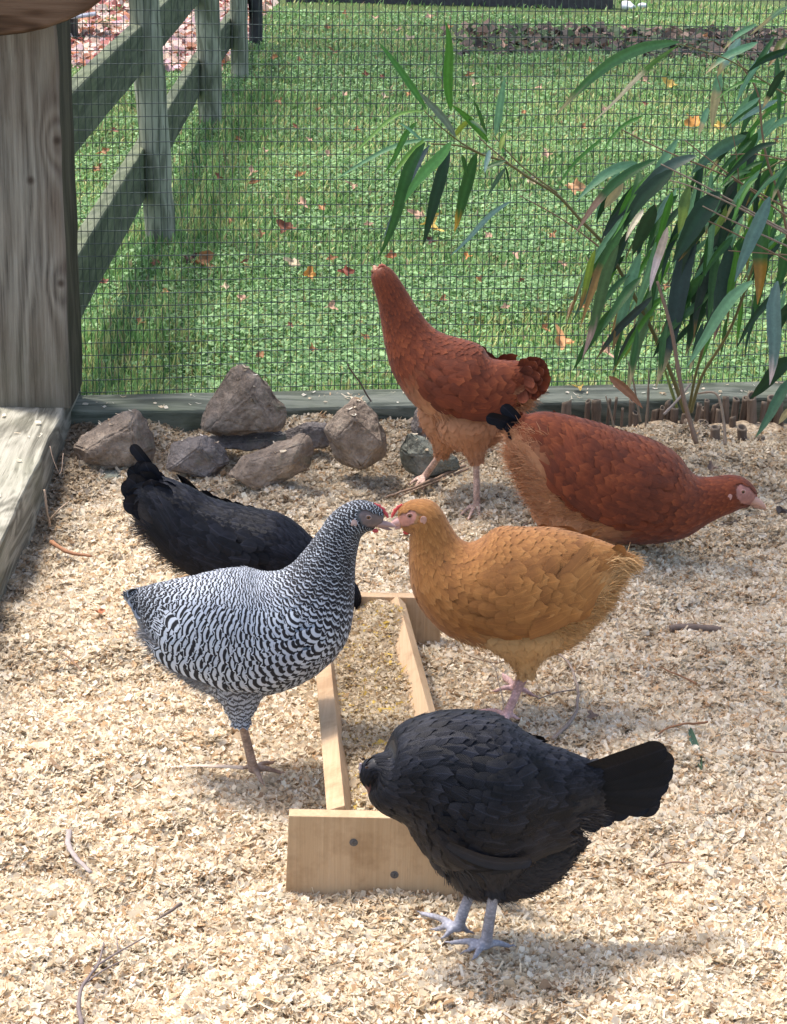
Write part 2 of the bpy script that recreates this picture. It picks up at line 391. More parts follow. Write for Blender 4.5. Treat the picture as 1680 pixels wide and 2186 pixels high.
def flakes(X, Y, Z, r_, tilt=0.9, size=1.0, pal=None):
    """curled strips of planed wood; returns V, F, C"""
    n = len(X)
    az = r_.random(n) * 6.283; d = np.stack([np.cos(az), np.sin(az), r_.normal(0, tilt * .55, n)], 1); d = nrm(d)
    u = nrm(np.stack([r_.normal(0, tilt, n), r_.normal(0, tilt, n), np.ones(n)], 1))
    s = nrm(np.cross(u, d)); u = np.cross(d, s)
    kind = r_.random(n); size = .80 * size * np.exp(r_.normal(0, .25, n))
    L = np.where(kind < .22, r_.uniform(.007, .013, n), r_.uniform(.0035, .0085, n)) * size
    W = np.where(kind < .22, r_.uniform(.0006, .0016, n), r_.uniform(.0018, .0048, n)) * size
    curl = r_.uniform(-.2, 1.5, n)
    c0 = np.stack([X, Y, Z], 1); V = []
    for t in (-1, 0, 1):
        ce = c0 + d * (L * t * np.where(t == 0, 1, np.cos(curl * .5)))[:, None] + u * (L * abs(t) * np.sin(curl) * .5)[:, None]
        ww = (W * (1 if t == 0 else .75))[:, None]
        V += [ce - s * ww, ce + s * ww]
    V = np.stack(V, 1); I = np.arange(n)[:, None] * 6
    F = np.concatenate([I + np.array([0, 1, 3, 2]), I + np.array([2, 3, 5, 4])], 0)
    k = r_.random(n)[:, None]
    pal = pal or [((.81, .71, .55), .40), ((.87, .80, .68), .31), ((.71, .58, .42), .19), ((.62, .43, .26), .07), ((.38, .27, .18), .03)]
    cum = 0; c = np.zeros((n, 3))
    for col, p in pal:
        c = np.where((k >= cum) & (k < cum + p + 1e-6), np.array(col), c); cum += p
    c *= r_.uniform(.78, 1.12, (n, 1)); c = np.clip(c, 0, .92)
    C = np.concatenate([np.repeat(c[:, None, :], 6, 1), np.ones((n, 6, 1))], 2)
    return V.reshape(-1, 3), F, C.reshape(-1, 4)
def build_shavings():
    n = 560000; Y = rng.uniform(2.02, 4.22, n); X = (rng.random(n) * 2 - 1) * (Y * .19 + .17)
    k = (X > -0.66) | (Y < 2.0); X, Y = X[k], Y[k]; n = len(X)
    Z = floor_z(X, Y) + rng.uniform(-.002, .0075, n)
    V, F, C = flakes(X, Y, Z, rng)
    # dirtier litter towards the sill; the beam's shadow painted into the flakes beside it
    M['shav'] = col_mat('wood_shaving', 0.65, 0.2, 0.38, 0.10, 300)
    dirt_shade = np.clip((V[:, 1] - 3.62) / .4, 0, 1) * .38 + np.clip((-.50 - V[:, 0]) / .12, 0, 1) * .45
    dirt_shade = np.clip(dirt_shade * (0.5 + vnoise(V, 25, 8)), 0, .8)[:, None]
    C[:, :3] = C[:, :3] * (1 - dirt_shade) + dirt_shade * np.array([.20, .14, .09])
    tag(mk('wood_shavings', V, F, M['shav'], cols={'col': C}), 'pale curled wood shavings spread over the floor of the run', 'wood shavings', kind='stuff')
build_floor(); build_shavings()

# ------------------------------------------------------------------ fence line: sill, post, mesh
def wavybox(name, p0, p1, wdir, wid, hdir, hei, mat, seg=40, amp=0.002, parent=None, origin=None, seed=1):
    """board from p0 to p1 (top centre line), slightly worn edges"""
    ax = nrm(p1 - p0); L = np.linalg.norm(p1 - p0); wdir = nrm(wdir); hdir = nrm(hdir)
    b = 0.006
    prof = [(-.5, -b / hei), (-.5 + b / wid * .3, -b / hei * .25), (-.5 + b / wid, 0), (-.2, 0), (.1, 0), (.35, 0), (.5 - b / wid, 0), (.5 - b / wid * .3, -b / hei * .25), (.5, -b / hei), (.5, -.35), (.5, -.7), (.5, -1), (-.5, -1), (-.5, -.7), (-.5, -.35)]
    V = []; n = len(prof)
    for i in range(seg + 1):
        c = p0 + ax * L * i / seg
        for (u, h) in prof: V.append(c + wdir * wid * u + hdir * hei * h)
    V = np.array(V); nz = vnoise(V, 9, seed) - .5; nz2 = vnoise(V, 60, seed + 1) - .5
    V = V + (wdir * (nz * amp * 2)[:, None]) + hdir * (nz2 * amp)[:, None]
    F = [[i * n + k, i * n + (k + 1) % n, (i + 1) * n + (k + 1) % n, (i + 1) * n + k] for i in range(seg) for k in range(n)]
    F += [list(range(n))[::-1], [seg * n + k for k in range(n)]]
    return mk(name, V, F, mat, parent, origin=origin)
sc_ = A + FN * (-.058) - FD * .25
tag(wavybox('sill_beam', sc_, sc_ + FD * 2.3, FN, .116, UP, .14, M['sill'], 60), 'long green-stained timber sill under the wire mesh', 'beam')
# left corner post standing on the low beam
pR = at(152, 880, 4.07); pw = .148
PT = empty('corner_post', (pR[0] - pw / 2, 4.07 + .09, .09))
def postmesh():
    V = []; F = []; nz_ = 60; H0, H1 = .091, 1.35
    x0, x1, y0, y1 = pR[0] - pw, pR[0], 4.07, 4.07 + .17
    prof = [(x0 + .004, y0), (x0 + .03, y0), (x0 + .06, y0), (x0 + .09, y0), (x0 + .12, y0), (x1 - .005, y0), (x1, y0 + .005), (x1, y0 + .06), (x1, y0 + .12), (x1, y1 - .004), (x1 - .004, y1), (x0 + .004, y1), (x0, y1 - .004), (x0, y0 + .004)]
    for i in range(nz_ + 1):
        z = H0 + (H1 - H0) * i / nz_
        for p in prof: V.append((p[0] - .006 * z, p[1], z))
    V = np.array(V); a = vnoise(V, 18, 40) - .5; V[:, 1] += a * .004; V[:, 0] += (vnoise(V, 22, 41) - .5) * .005
    n = len(prof)
    F = [[i * n + k, i * n + (k + 1) % n, (i + 1) * n + (k + 1) % n, (i + 1) * n + k] for i in range(nz_) for k in range(n)]
    F += [list(range(n))[::-1], [nz_ * n + k for k in range(n)]]
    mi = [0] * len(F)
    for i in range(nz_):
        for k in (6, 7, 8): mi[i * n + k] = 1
    return V, F, mi
def post_material():
    m, nt, b = newmat('knotty_post_wood', 0.85, 0.2)
    tc = nt.nodes.new('ShaderNodeTexCoord')
    sep = nt.nodes.new('ShaderNodeSeparateXYZ'); nt.links.new(tc.outputs['Object'], sep.inputs[0])
    x, z = sep.outputs[0], sep.outputs[2]
    # grain field bent around knots
    low = noise(nt, 1.0, mapping(nt, (9, 9, 1.8)), 2, .5, .3)
    field = math_(nt, 'MULTIPLY_ADD', low, 2.2, math_(nt, 'MULTIPLY', x, 16.0))
    kmask = None
    for (kx, kz, amp, sx, sz) in KNOTS:
        dx = math_(nt, 'SUBTRACT', x, kx); dz = math_(nt, 'SUBTRACT', z, kz)
        q = math_(nt, 'ADD', math_(nt, 'POWER', math_(nt, 'ABSOLUTE', math_(nt, 'DIVIDE', dx, sx)), 2.0), math_(nt, 'POWER', math_(nt, 'ABSOLUTE', math_(nt, 'DIVIDE', dz, sz)), 2.0))
        g = math_(nt, 'EXPONENT', math_(nt, 'MULTIPLY', q, -1.0))
        field = math_(nt, 'MULTIPLY_ADD', g, amp, field)
        q2 = math_(nt, 'ADD', math_(nt, 'POWER', math_(nt, 'ABSOLUTE', math_(nt, 'DIVIDE', dx, .008)), 2.0), math_(nt, 'POWER', math_(nt, 'ABSOLUTE', math_(nt, 'DIVIDE', dz, .009)), 2.0))
        g2 = math_(nt, 'EXPONENT', math_(nt, 'MULTIPLY', q2, -1.0)); kmask = g2 if kmask is None else math_(nt, 'MAXIMUM', kmask, g2)
    wob = noise(nt, 1.0, mapping(nt, (30, 30, 5)), 3, .6); s1 = math_(nt, 'MULTIPLY_ADD', math_(nt, 'SINE', math_(nt, 'MULTIPLY_ADD', wob, 5.0, math_(nt, 'MULTIPLY', field, 11.0))), .5, .5)
    fine = noise(nt, 1.0, mapping(nt, (210, 210, 5)), 5, .75)
    g = math_(nt, 'ADD', math_(nt, 'MULTIPLY', s1, .20), math_(nt, 'MULTIPLY', fine, .80))
    col = ramp(nt, g, [(.28, (.065, .057, .048)), (.40, (.16, .14, .118)), (.56, (.25, .225, .19)), (.75, (.36, .33, .285))])
    big = noise(nt, 1.0, mapping(nt, (7, 7, 2.5)), 3)
    col = mixc(nt, ramp(nt, big, [(.35, (0, 0, 0)), (.65, (.55, .55, .55))]), col, (.16, .105, .075))
    col = mixc(nt, ramp(nt, kmask, [(.2, (0, 0, 0)), (.9, (.85, .85, .85))]), col, (.05, .033, .024))
    gz = math_(nt, 'SUBTRACT', .30, z); gm = math_(nt, 'MULTIPLY', math_(nt, 'MULTIPLY', gz, 3.2), noise(nt, 14, mapping(nt), 3))
    cl = nt.nodes.new('ShaderNodeClamp'); nt.links.new(gm, cl.inputs[0]); cl.inputs[2].default_value = .8
    col = mixc(nt, cl.outputs[0], col, (.11, .12, .07))
    nt.links.new(col, b.inputs['Base Color']); bump(nt, b, g, .7, .004)
    return m
kk = [at(122, 300, 4.07), at(130, 605, 4.07), at(90, 420, 4.07)]
KNOTS = [(kk[0][0], kk[0][2], .95, .03, .05), (kk[1][0], kk[1][2], .6, .022, .045), (kk[2][0] - .02, kk[2][2] + .03, -.7, .03, .16)]
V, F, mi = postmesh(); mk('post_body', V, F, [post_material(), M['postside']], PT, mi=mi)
tag(PT, 'thick weathered grey timber post with knots at the left corner', 'post')
# low beam running towards the viewer
bx = -0.628
o = wavybox('floor_beam', np.array([bx - .12, 4.30, .0905]), np.array([bx - .12, 1.7, .0905]), np.array([1.0, 0, 0]), .24, UP, .13, M['beam'], 90, .0035)
tag(o, 'broad pale grey-green timber beam lying along the left edge of the shavings', 'beam')
# brown brace end coming in at the top left
def brace():
    pts = [(-60, -60), (235, -60), (218, 0), (185, 25), (140, 46), (95, 62), (50, 72), (-60, 84)]
    F0 = [at(x, y, 3.93) for x, y in pts]; Bk = [at(x, y, 3.93) + np.array([0, .045, 0]) for x, y in pts]
    n = len(pts); V = F0 + Bk; F = [list(range(n)), [n + i for i in range(n)][::-1]] + [[i, n + i, n + (i + 1) % n, (i + 1) % n] for i in range(n)]
    F = [f[::-1] for f in F]
    ob = mk('brace', np.array(V), F, M['brace'])
    md = ob.modifiers.new('bevel', 'BEVEL'); md.width = .006; md.segments = 2
    tag(ob, 'reddish brown rounded brace board across the top of the corner post', 'brace')
brace()
def mesh_panel():
    sx, sz = .0127, .0254 * .97
    r = .00100; x0, x1 = -.02, 2.15; nxs = int((x1 - x0) / sx); zb = .055; nzs = 52
    V = []; F = []; n = 0
    def wire(P, r):
        nonlocal n
        P = np.asarray(P); m = len(P); T = nrm(np.gradient(P, axis=0)); a = nrm(np.cross(T, FN)); b = np.cross(a, T)
        for k in range(4):
            t = k * math.pi / 2 + .78; V.append(P + a * math.cos(t) * r + b * math.sin(t) * r)
        for i in range(m - 1):
            for k in range(4):
                k2 = (k + 1) % 4; F.append((n + k * m + i, n + k2 * m + i, n + k2 * m + i + 1, n + k * m + i + 1))
        n += 4 * m
    def warp(P):
        w1 = (vnoise(P, 1.6, 50) - .5) * .03 + (vnoise(P, 6, 51) - .5) * .004
        return P + FN * w1[:, None] + UP * ((vnoise(P, 5, 52) - .5) * .006)[:, None] + FD * ((vnoise(P, 5, 53) - .5) * .004)[:, None]
    zs = zb + np.arange(nzs * 2 + 1) * sz / 2
    for i in range(nxs + 1):
        P = np.stack([A + FD * (x0 + i * sx + (random.random() - .5) * .0006) + UP * (z - A[2]) for z in zs]); wire(warp(P), r)
    xs = x0 + np.arange(0, nxs + 1, 2) * sx
    for j in range(nzs + 1):
        P = np.stack([A + FD * x + UP * (zb + .012 + j * sz - A[2]) for x in xs]); wire(warp(P) - FN * .0012, r)
    m, nt, b = newmat('galvanised_wire', 0.5, 0.5)
    nt.links.new(ramp(nt, noise(nt, 25, mapping(nt), 3), [(.35, (.025, .045, .04)), (.65, (.075, .095, .095))]), b.inputs['Base Color']); b.inputs['Metallic'].default_value = .25
    o = mk('wire_mesh', np.vstack(V), np.array(F), m)
    tag(o, 'fine welded wire mesh stretched above the timber sill', 'wire mesh')
mesh_panel()

# ------------------------------------------------------------------ outer post and rail fence
FE = empty('rail_fence', onlawn(345, 525))
fb = [onlawn(347, 528), onlawn(452, 280), onlawn(513, 168), onlawn(546, 98)]
def roundpost(c, r, h, name, mat, lean=(0, 0), seed=1):
    P = np.array([[c[0] + lean[0] * t, c[1] + lean[1] * t, c[2] - .05 + t] for t in np.linspace(0, h, 40)])
    V, F = tube(P, r, 18); V += (np.stack([vnoise(V, 14, seed), vnoise(V, 14, seed + 1), 0 * V[:, 0]], 1) - .5) * .008
    return mk(name, V, F, mat, FE, smooth=True)
roundpost(fb[0], .043, 1.5, 'post', M['fence'], (-.055, 0), 61)
roundpost(fb[1], .047, 1.6, 'post', M['fence'], (-.03, 0), 62)
roundpost(fb[2], .042, 1.6, 'post', M['fence'], (-.02, 0), 63)
roundpost(fb[3], .04, 1.6, 'post', flat_mat('dark_post', (.035, .035, .04)), (0, 0), 64)
dl = nrm(fb[1] - fb[0])
for j, (hz, hh) in enumerate(((.285, .14), (.62, .125))):
    for i in range(3):
        a0 = fb[i] if i else fb[0] - dl * 1.9; a1 = fb[i + 1] if i < 2 else fb[3]
        if i == 0: a1 = fb[1]
        d = nrm(a1 - a0); side = np.array([-1.0, 0, 0])
        off = side * .062
        p0 = a0 + off + UP * hz; p1 = a1 + off + UP * hz
        if i == 1: a0 = fb[1]
        wavybox('rail', p0 + d * (.002 if i else 0), p1 - d * .002, np.array([1.0, 0, 0]), .036, UP, hh, M['rail'], 30, .002, FE, seed=70 + i + 5 * j)
tag(FE, 'weathered post and rail fence running away across the lawn behind the mesh', 'fence')

# far things
def farbox():
    p = onlawn(600, 16); q = onlawn(1309, 18)
    Y = q[1]; root = empty('raised_edging', (.4, Y, lawn_z(0, Y)))
    z0 = q[2] - .03
    V, F = boxv(np.array([(p[0] + q[0]) / 2, Y + .08, z0 + .12]), (1, 0, 0), (0, 1, 0), (0, 0, 1), q[0] - p[0], .12, .24, .008); mk('lower_board', V, F, flat_mat('dark_timber', (.06, .055, .06)), root)
    V, F = boxv(np.array([(p[0] + q[0]) / 2, Y + .10, z0 + .365]), (1, 0, 0), (0, 1, 0), (0, 0, 1), q[0] - p[0] - .01, .12, .24, .008); mk('upper_board', V, F, flat_mat('dark_timber_upper', (.07, .065, .075)), root)
    tag(root, 'dark timber edging boards at the top of the far lawn', 'edging')
farbox()
# ------------------------------------------------------------------ stones
def ico(sub):
    import bmesh
    bm = bmesh.new(); bmesh.ops.create_icosphere(bm, subdivisions=sub, radius=1.0)
    V = np.array([v.co[:] for v in bm.verts]); F = [[v.index for v in f.verts] for f in bm.faces]; bm.free(); return V, F
ICO5 = ico(5); SCRAPS = []
def rock_mat(name, c0, c1, c2):
    m, nt, b = newmat(name, .85, .25)
    n1 = noise(nt, 9, mapping(nt), 5, .6, .5); n2 = noise(nt, 90, mapping(nt), 5, .7); n3 = noise(nt, 22, mapping(nt), 4)
    c = ramp(nt, n1, [(.3, c0), (.52, c1), (.72, c2)])
    c = mixc(nt, .75, c, ramp(nt, n2, [(.32, (.45, .43, .42)), (.6, (1, 1, 1))]), 'MULTIPLY')
    c = mixc(nt, ramp(nt, n3, [(.58, (0, 0, 0)), (.72, (.6, .6, .6))]), c, (.12, .13, .085))
    nt.links.new(c, b.inputs['Base Color']); h = math_(nt, 'ADD', n3, math_(nt, 'MULTIPLY', n2, .6)); bump(nt, b, h, 1.0, .010)
    return m
RM = [rock_mat('brown_sandstone', (.15, .115, .09), (.30, .24, .19), (.46, .39, .32)), rock_mat('grey_purple_stone', (.12, .105, .10), (.22, .195, .185), (.32, .29, .28)), rock_mat('green_grey_stone', (.13, .14, .12), (.24, .255, .22), (.34, .35, .31))]
def rock(poly, Y, mat, label, thick=.6, seed=1, tiltf=0.0, chips=9, top=None):
    import bmesh
    P = np.array([at(x, y, Y) for x, y in poly]); c = P.mean(0); r_ = np.random.default_rng(seed)
    q = P - c; R = np.hypot(q[:, 0], q[:, 2]).mean(); pts = []
    for k, p in enumerate(q):
        pts.append(p + np.array([0, r_.uniform(-.25, .25) * R * thick, 0]))
        for sy in (-1, 1):
            f = r_.uniform(.45, .86); pts.append(p * f + np.array([0, sy * R * thick * r_.uniform(.55, 1.0), 0]))
    bm = bmesh.new(); vs = [bm.verts.new(p) for p in pts]; res = bmesh.ops.convex_hull(bm, input=vs)
    bmesh.ops.delete(bm, geom=[e for e in res['geom_interior'] if isinstance(e, bmesh.types.BMVert)], context='VERTS')
    bmesh.ops.delete(bm, geom=[v for v in bm.verts if not v.link_faces], context='VERTS')
    bmesh.ops.dissolve_limit(bm, angle_limit=math.radians(14), verts=bm.verts, edges=bm.edges)
    bmesh.ops.bevel(bm, geom=list(bm.edges), offset=R * .045, segments=2, affect='EDGES', clamp_overlap=True)
    bmesh.ops.triangulate(bm, faces=bm.faces); 
    for _ in range(4):
        E = [e for e in bm.edges if e.calc_length() > R * .07]
        if not E: break
        bmesh.ops.subdivide_edges(bm, edges=E, cuts=1); bmesh.ops.triangulate(bm, faces=bm.faces)
    bm.normal_update(); W = np.array([v.co[:] for v in bm.verts]); N_ = np.array([v.normal[:] for v in bm.verts]); F = [[v.index for v in f.verts] for f in bm.faces]; bm.free()
    sc = 1.0 / R; A0 = W + seed * 3.1
    W = W + N_ * ((vnoise(A0, sc * 1.6, seed) - .5) * .14 * R + (vnoise(A0, sc * 4.5, seed) - .5) * .08 * R + (vnoise(A0, sc * 13, seed) - .5) * .045 * R)[:, None]
    o = mk('rock', W, F, mat, smooth=True); o.location = tuple(c)
    up = np.where(N_[:, 2] > .72)[0]
    if len(up): ii = r_.choice(up, min(len(up), int(2 + 110 * R))); SCRAPS.append(W[ii] + c + N_[ii] * .0015)
    tag(o, label, 'rock', 'rocks along the foot of the sill')
    return o
def cz(L): return [(x * .41667, y * .41667 + 770) for x, y in L]
rock(cz([(372, 425), (500, 330), (640, 262), (705, 250), (765, 320), (808, 440), (780, 520), (640, 540), (500, 552), (400, 568)]), 3.97, RM[0], 'broad brown slanting rock nearest the corner post', .7, 11)
rock(cz([(1012, 345), (1060, 200), (1180, 40), (1250, 12), (1330, 55), (1410, 160), (1482, 255), (1450, 345), (1300, 380), (1120, 392)]), 4.02, RM[0], 'tall pyramid-shaped brown rock perched on top of the others', .7, 5, chips=7)
rock(cz([(850, 520), (880, 430), (1040, 375), (1160, 460), (1180, 520), (1090, 600), (950, 580), (860, 560)]), 3.90, RM[1], 'flat purplish grey rock behind the tail of the black hen', .7, 21)
rock(cz([(1145, 590), (1250, 485), (1400, 436), (1575, 375), (1625, 450), (1605, 545), (1400, 640), (1310, 650)]), 3.85, RM[0], 'long brown wedge-shaped rock in front of the pyramid rock', .6, 33)
rock(cz([(1440, 375), (1560, 312), (1680, 325), (1690, 440), (1560, 450), (1450, 430)]), 4.06, RM[1], 'small dark rock half hidden behind the wedge-shaped rock', .5, 43)
rock(cz([(400, 580), (640, 560), (660, 620), (520, 650), (400, 625)]), 3.93, RM[2], 'flat greenish slab under the broad brown rock', 1.2, 47, chips=3)
rock(cz([(1060, 390), (1460, 370), (1470, 440), (1280, 455), (1060, 430)]), 4.03, RM[1], 'dark flat stone supporting the pyramid rock', .5, 48, chips=3)
rock([(695, 912), (722, 870), (757, 850), (802, 880), (828, 930), (822, 978), (775, 1001), (713, 988)], 3.93, RM[0], 'rounded reddish brown rock sprinkled with shavings', .8, 57)
def cr(L): return [(x * .27083 + 770, y * .27083 + 546) for x, y in L]
rock(cr([(392, 1330), (445, 1190), (560, 1230), (650, 1330), (620, 1470), (500, 1500), (410, 1430)]), 4.04, RM[1], 'upper grey rock behind the legs of the standing red hen', .6, 66)
rock(cr([(292, 1510), (370, 1375), (480, 1420), (600, 1500), (780, 1600), (790, 1680), (640, 1750), (470, 1750), (350, 1700)]), 3.97, RM[2], 'pale grey-green rock beside the feet of the standing red hen', .6, 71)

# ------------------------------------------------------------------ trough feeder
M['pine'] = None
def pine(name, axis, c0, c1, c2):
    m, nt, b = newmat(name, .6, .3)
    sc = [230, 230, 230]; sc[axis] = 5.0
    n1 = noise(nt, 1, mapping(nt, tuple(sc)), 5, .6, .3); sc = [14, 14, 14]; sc[axis] = 3; n2 = noise(nt, 1, mapping(nt, tuple(sc)), 3)
    g = math_(nt, 'ADD', math_(nt, 'MULTIPLY', n1, .55), math_(nt, 'MULTIPLY', n2, .45))
    st_ = noise(nt, 9, mapping(nt), 5, .7); cc = ramp(nt, g, [(.3, c0), (.5, c1), (.7, c2)]); cc = mixc(nt, .75, cc, ramp(nt, st_, [(.34, (.62, .55, .48)), (.5, (1, 1, 1))]), 'MULTIPLY'); nt.links.new(cc, b.inputs['Base Color']); bump(nt, b, n1, .5, .002); return m
PI_ = [pine('pine_board', a, (.40, .27, .155), (.48, .335, .205), (.55, .40, .26)) for a in (0, 1, 2)]
def feeder():
    fl = gnd(612, 1912, 0); fy = fl[1]; ry = gnd(935, 1376)[1]
    zt_f = at(640, 1742, fy)[2]; zt_r = at(900, 1276, ry)[2]
    root = empty('trough_feeder', (.03, (fy + ry) / 2, 0))
    xl = at(616, 1742, fy)[0]; xr = xl + .262
    t = .019
    def endboard(x0, x1, y, z0, z1, name):
        s = .004
        V = np.array([(x0 - s, y, z0), (x1 + s, y, z0), (x1, y, z1), (x0, y, z1), (x0 - s, y + t, z0), (x1 + s, y + t, z0), (x1, y + t, z1), (x0, y + t, z1)])
        F = [[0, 1, 2, 3], [5, 4, 7, 6], [4, 0, 3, 7], [1, 5, 6, 2], [3, 2, 6, 7], [4, 5, 1, 0]]
        o = mk(name, V, F, PI_[2], root); md = o.modifiers.new('b', 'BEVEL'); md.width = .0012; md.segments = 2; return o
    f_board = endboard(xl, xr, fy, -.02, zt_f, 'end_board')
    rx1 = at(939, 1276, ry)[0]; rx0 = rx1 - .262
    endboard(rx0, rx1, ry, -.05, zt_r, 'end_board')
    # leaning side boards
    def side(p0, p1, lean, name):
        """p0,p1: outer top edge front/rear. board thickness tt, depth dd leaning inwards to the bottom"""
        tt, dd = (.023, .085) if lean > 0 else (.019, .095); out = -1 if lean > 0 else 1
        a = math.radians(18 if lean > 0 else 46); wv = np.array([out * math.cos(a * 0), 0, 0])
        down = np.array([-out * math.sin(a), 0, -math.cos(a)]); inn = np.array([-out * math.cos(a), 0, math.sin(a)])
        V = []
        for p in (p0, p1): V += [p, p + inn * tt, p + inn * tt + down * dd, p + down * dd]
        F = [[0, 1, 2, 3], [7, 6, 5, 4], [0, 4, 5, 1], [1, 5, 6, 2], [2, 6, 7, 3], [3, 7, 4, 0]]
        if lean < 0: F = [x[::-1] for x in F]
        o = mk(name, np.array(V), F, PI_[1], root); md = o.modifiers.new('b', 'BEVEL'); md.width = .001; md.segments = 2
    yf, yr = fy + t + .001, ry - .001
    L0 = at(697, 1722, yf); L1 = at(662, 1305, yr); R0_ = at(992, 1722, yf); R1 = at(866, 1292, yr)
    side(np.array([L0[0], yf, zt_f - .002]), np.array([L1[0], yr, zt_r - .012]), 1, 'side_board')
    side(np.array([R0_[0], yf, zt_f - .002]), np.array([R1[0], yr, zt_r - .010]), -1, 'side_board')
    sm = flat_mat('screw_steel', (.07, .07, .08), .45, .6, .4, 400)
    for (px, py) in ((755, 1798), (842, 1867)):
        c = at(px, py, fy); mb = MB()
        V = [c + np.array([0, -.0012, 0])]; F = []
        n = 16
        for k in range(n): a = 2 * math.pi * k / n; V.append(c + np.array([math.cos(a) * .0052, -.0006, math.sin(a) * .0052]))
        for k in range(n): F.append([0, 1 + k, 1 + (k + 1) % n])
        cross = []
        mb.add(V, F)
        for an in (.4, .4 + math.pi / 2):
            VV, FF = boxv(c + np.array([0, -.0014, 0]), (math.cos(an), 0, math.sin(an)), (0, 1, 0), (-math.sin(an), 0, math.cos(an)), .006, .0006, .0012); mb.add(VV, FF)
        mb.build('screw', sm, f_board)
    tag(root, 'new pale wooden trough feeder with screwed end boards in the middle of the run', 'feeder')
    # contents
    n = 34000; r_ = np.random.default_rng(4); u = r_.random(n); v = r_.uniform(-1, 1, n)
    Yc = yf + (yr - yf) * u; xl_ = L0[0] + (L1[0] - L0[0]) * u; xr_ = R0_[0] + (R1[0] - R0_[0]) * u
    zt = zt_f + (zt_r - zt_f) * u
    dep = .022 + .020 * vnoise(np.stack([v, Yc * 8, 0 * v], 1), 2, 5) - .012 * u - .010 * v
    xi0 = xl_ + .022 + dep * math.tan(math.radians(18)); xi1 = xr_ - .012 - dep * math.tan(math.radians(46))
    Xc = (xi0 + xi1) / 2 + v * ((xi1 - xi0) / 2 + .004)
    Z = zt - dep + (np.abs(v) ** 3) * .004
    V, F, C = flakes(Xc, Yc, Z + r_.uniform(-.004, .005, n), r_, .7, .85, [((.62, .52, .38), .45), ((.75, .66, .5), .2), ((.52, .40, .25), .2), ((.66, .48, .12), .06), ((.36, .24, .13), .09)])
    nb = 30; us = np.linspace(0, 1, nb); Vb = []; 
    for uu in us:
        xa = L0[0] + (L1[0] - L0[0]) * uu; xb = R0_[0] + (R1[0] - R0_[0]) * uu; z = zt_f + (zt_r - zt_f) * uu; y = yf + (yr - yf) * uu
        for vv in (-1, -.5, 0, .5, 1):
            i0 = xa + .022 + .046 * .32; i1 = xb - .012 - .046 * 1.03
            Vb.append(((i0 + i1) / 2 + vv * (i1 - i0) / 2, y, z - .046))
    Fb = np.array([[i * 5 + k, i * 5 + k + 1, (i + 1) * 5 + k + 1, (i + 1) * 5 + k] for i in range(nb - 1) for k in range(4)])
    Vb = np.array(Vb); n0 = len(V)
    V = np.vstack([V, Vb]); F = np.vstack([F, Fb + n0]); C = np.vstack([C, np.tile([.34, .26, .17, 1], (len(Vb), 1))])
    tag(mk('feed', V, F, M['shav'], cols={'col': C}), 'mix of crumbled feed and shavings filling the trough', 'feed', kind='stuff')
feeder()

def loose():
    r_ = np.random.default_rng(61); P = list(SCRAPS); n = 150
    t = r_.random(n) * 1.9; w_ = r_.uniform(-.5, .35, n); P.append(sc_[None] + FD[None] * (t + .25)[:, None] + FN[None] * (w_ * .1)[:, None] + UP[None] * .002)
    n = 110; P.append(np.stack([r_.uniform(bx - .2, bx - .012, n), r_.uniform(2.3, 4.05, n), np.full(n, .0935)], 1))
    P = np.vstack(P); V, F, C = flakes(P[:, 0], P[:, 1], P[:, 2], r_, .25, .95)
    tag(mk('loose_shavings', V, F, M['shav'], cols={'col': C}), 'single shavings scattered on the rocks, the sill and the floor beam', 'wood shavings', kind='stuff')
loose()
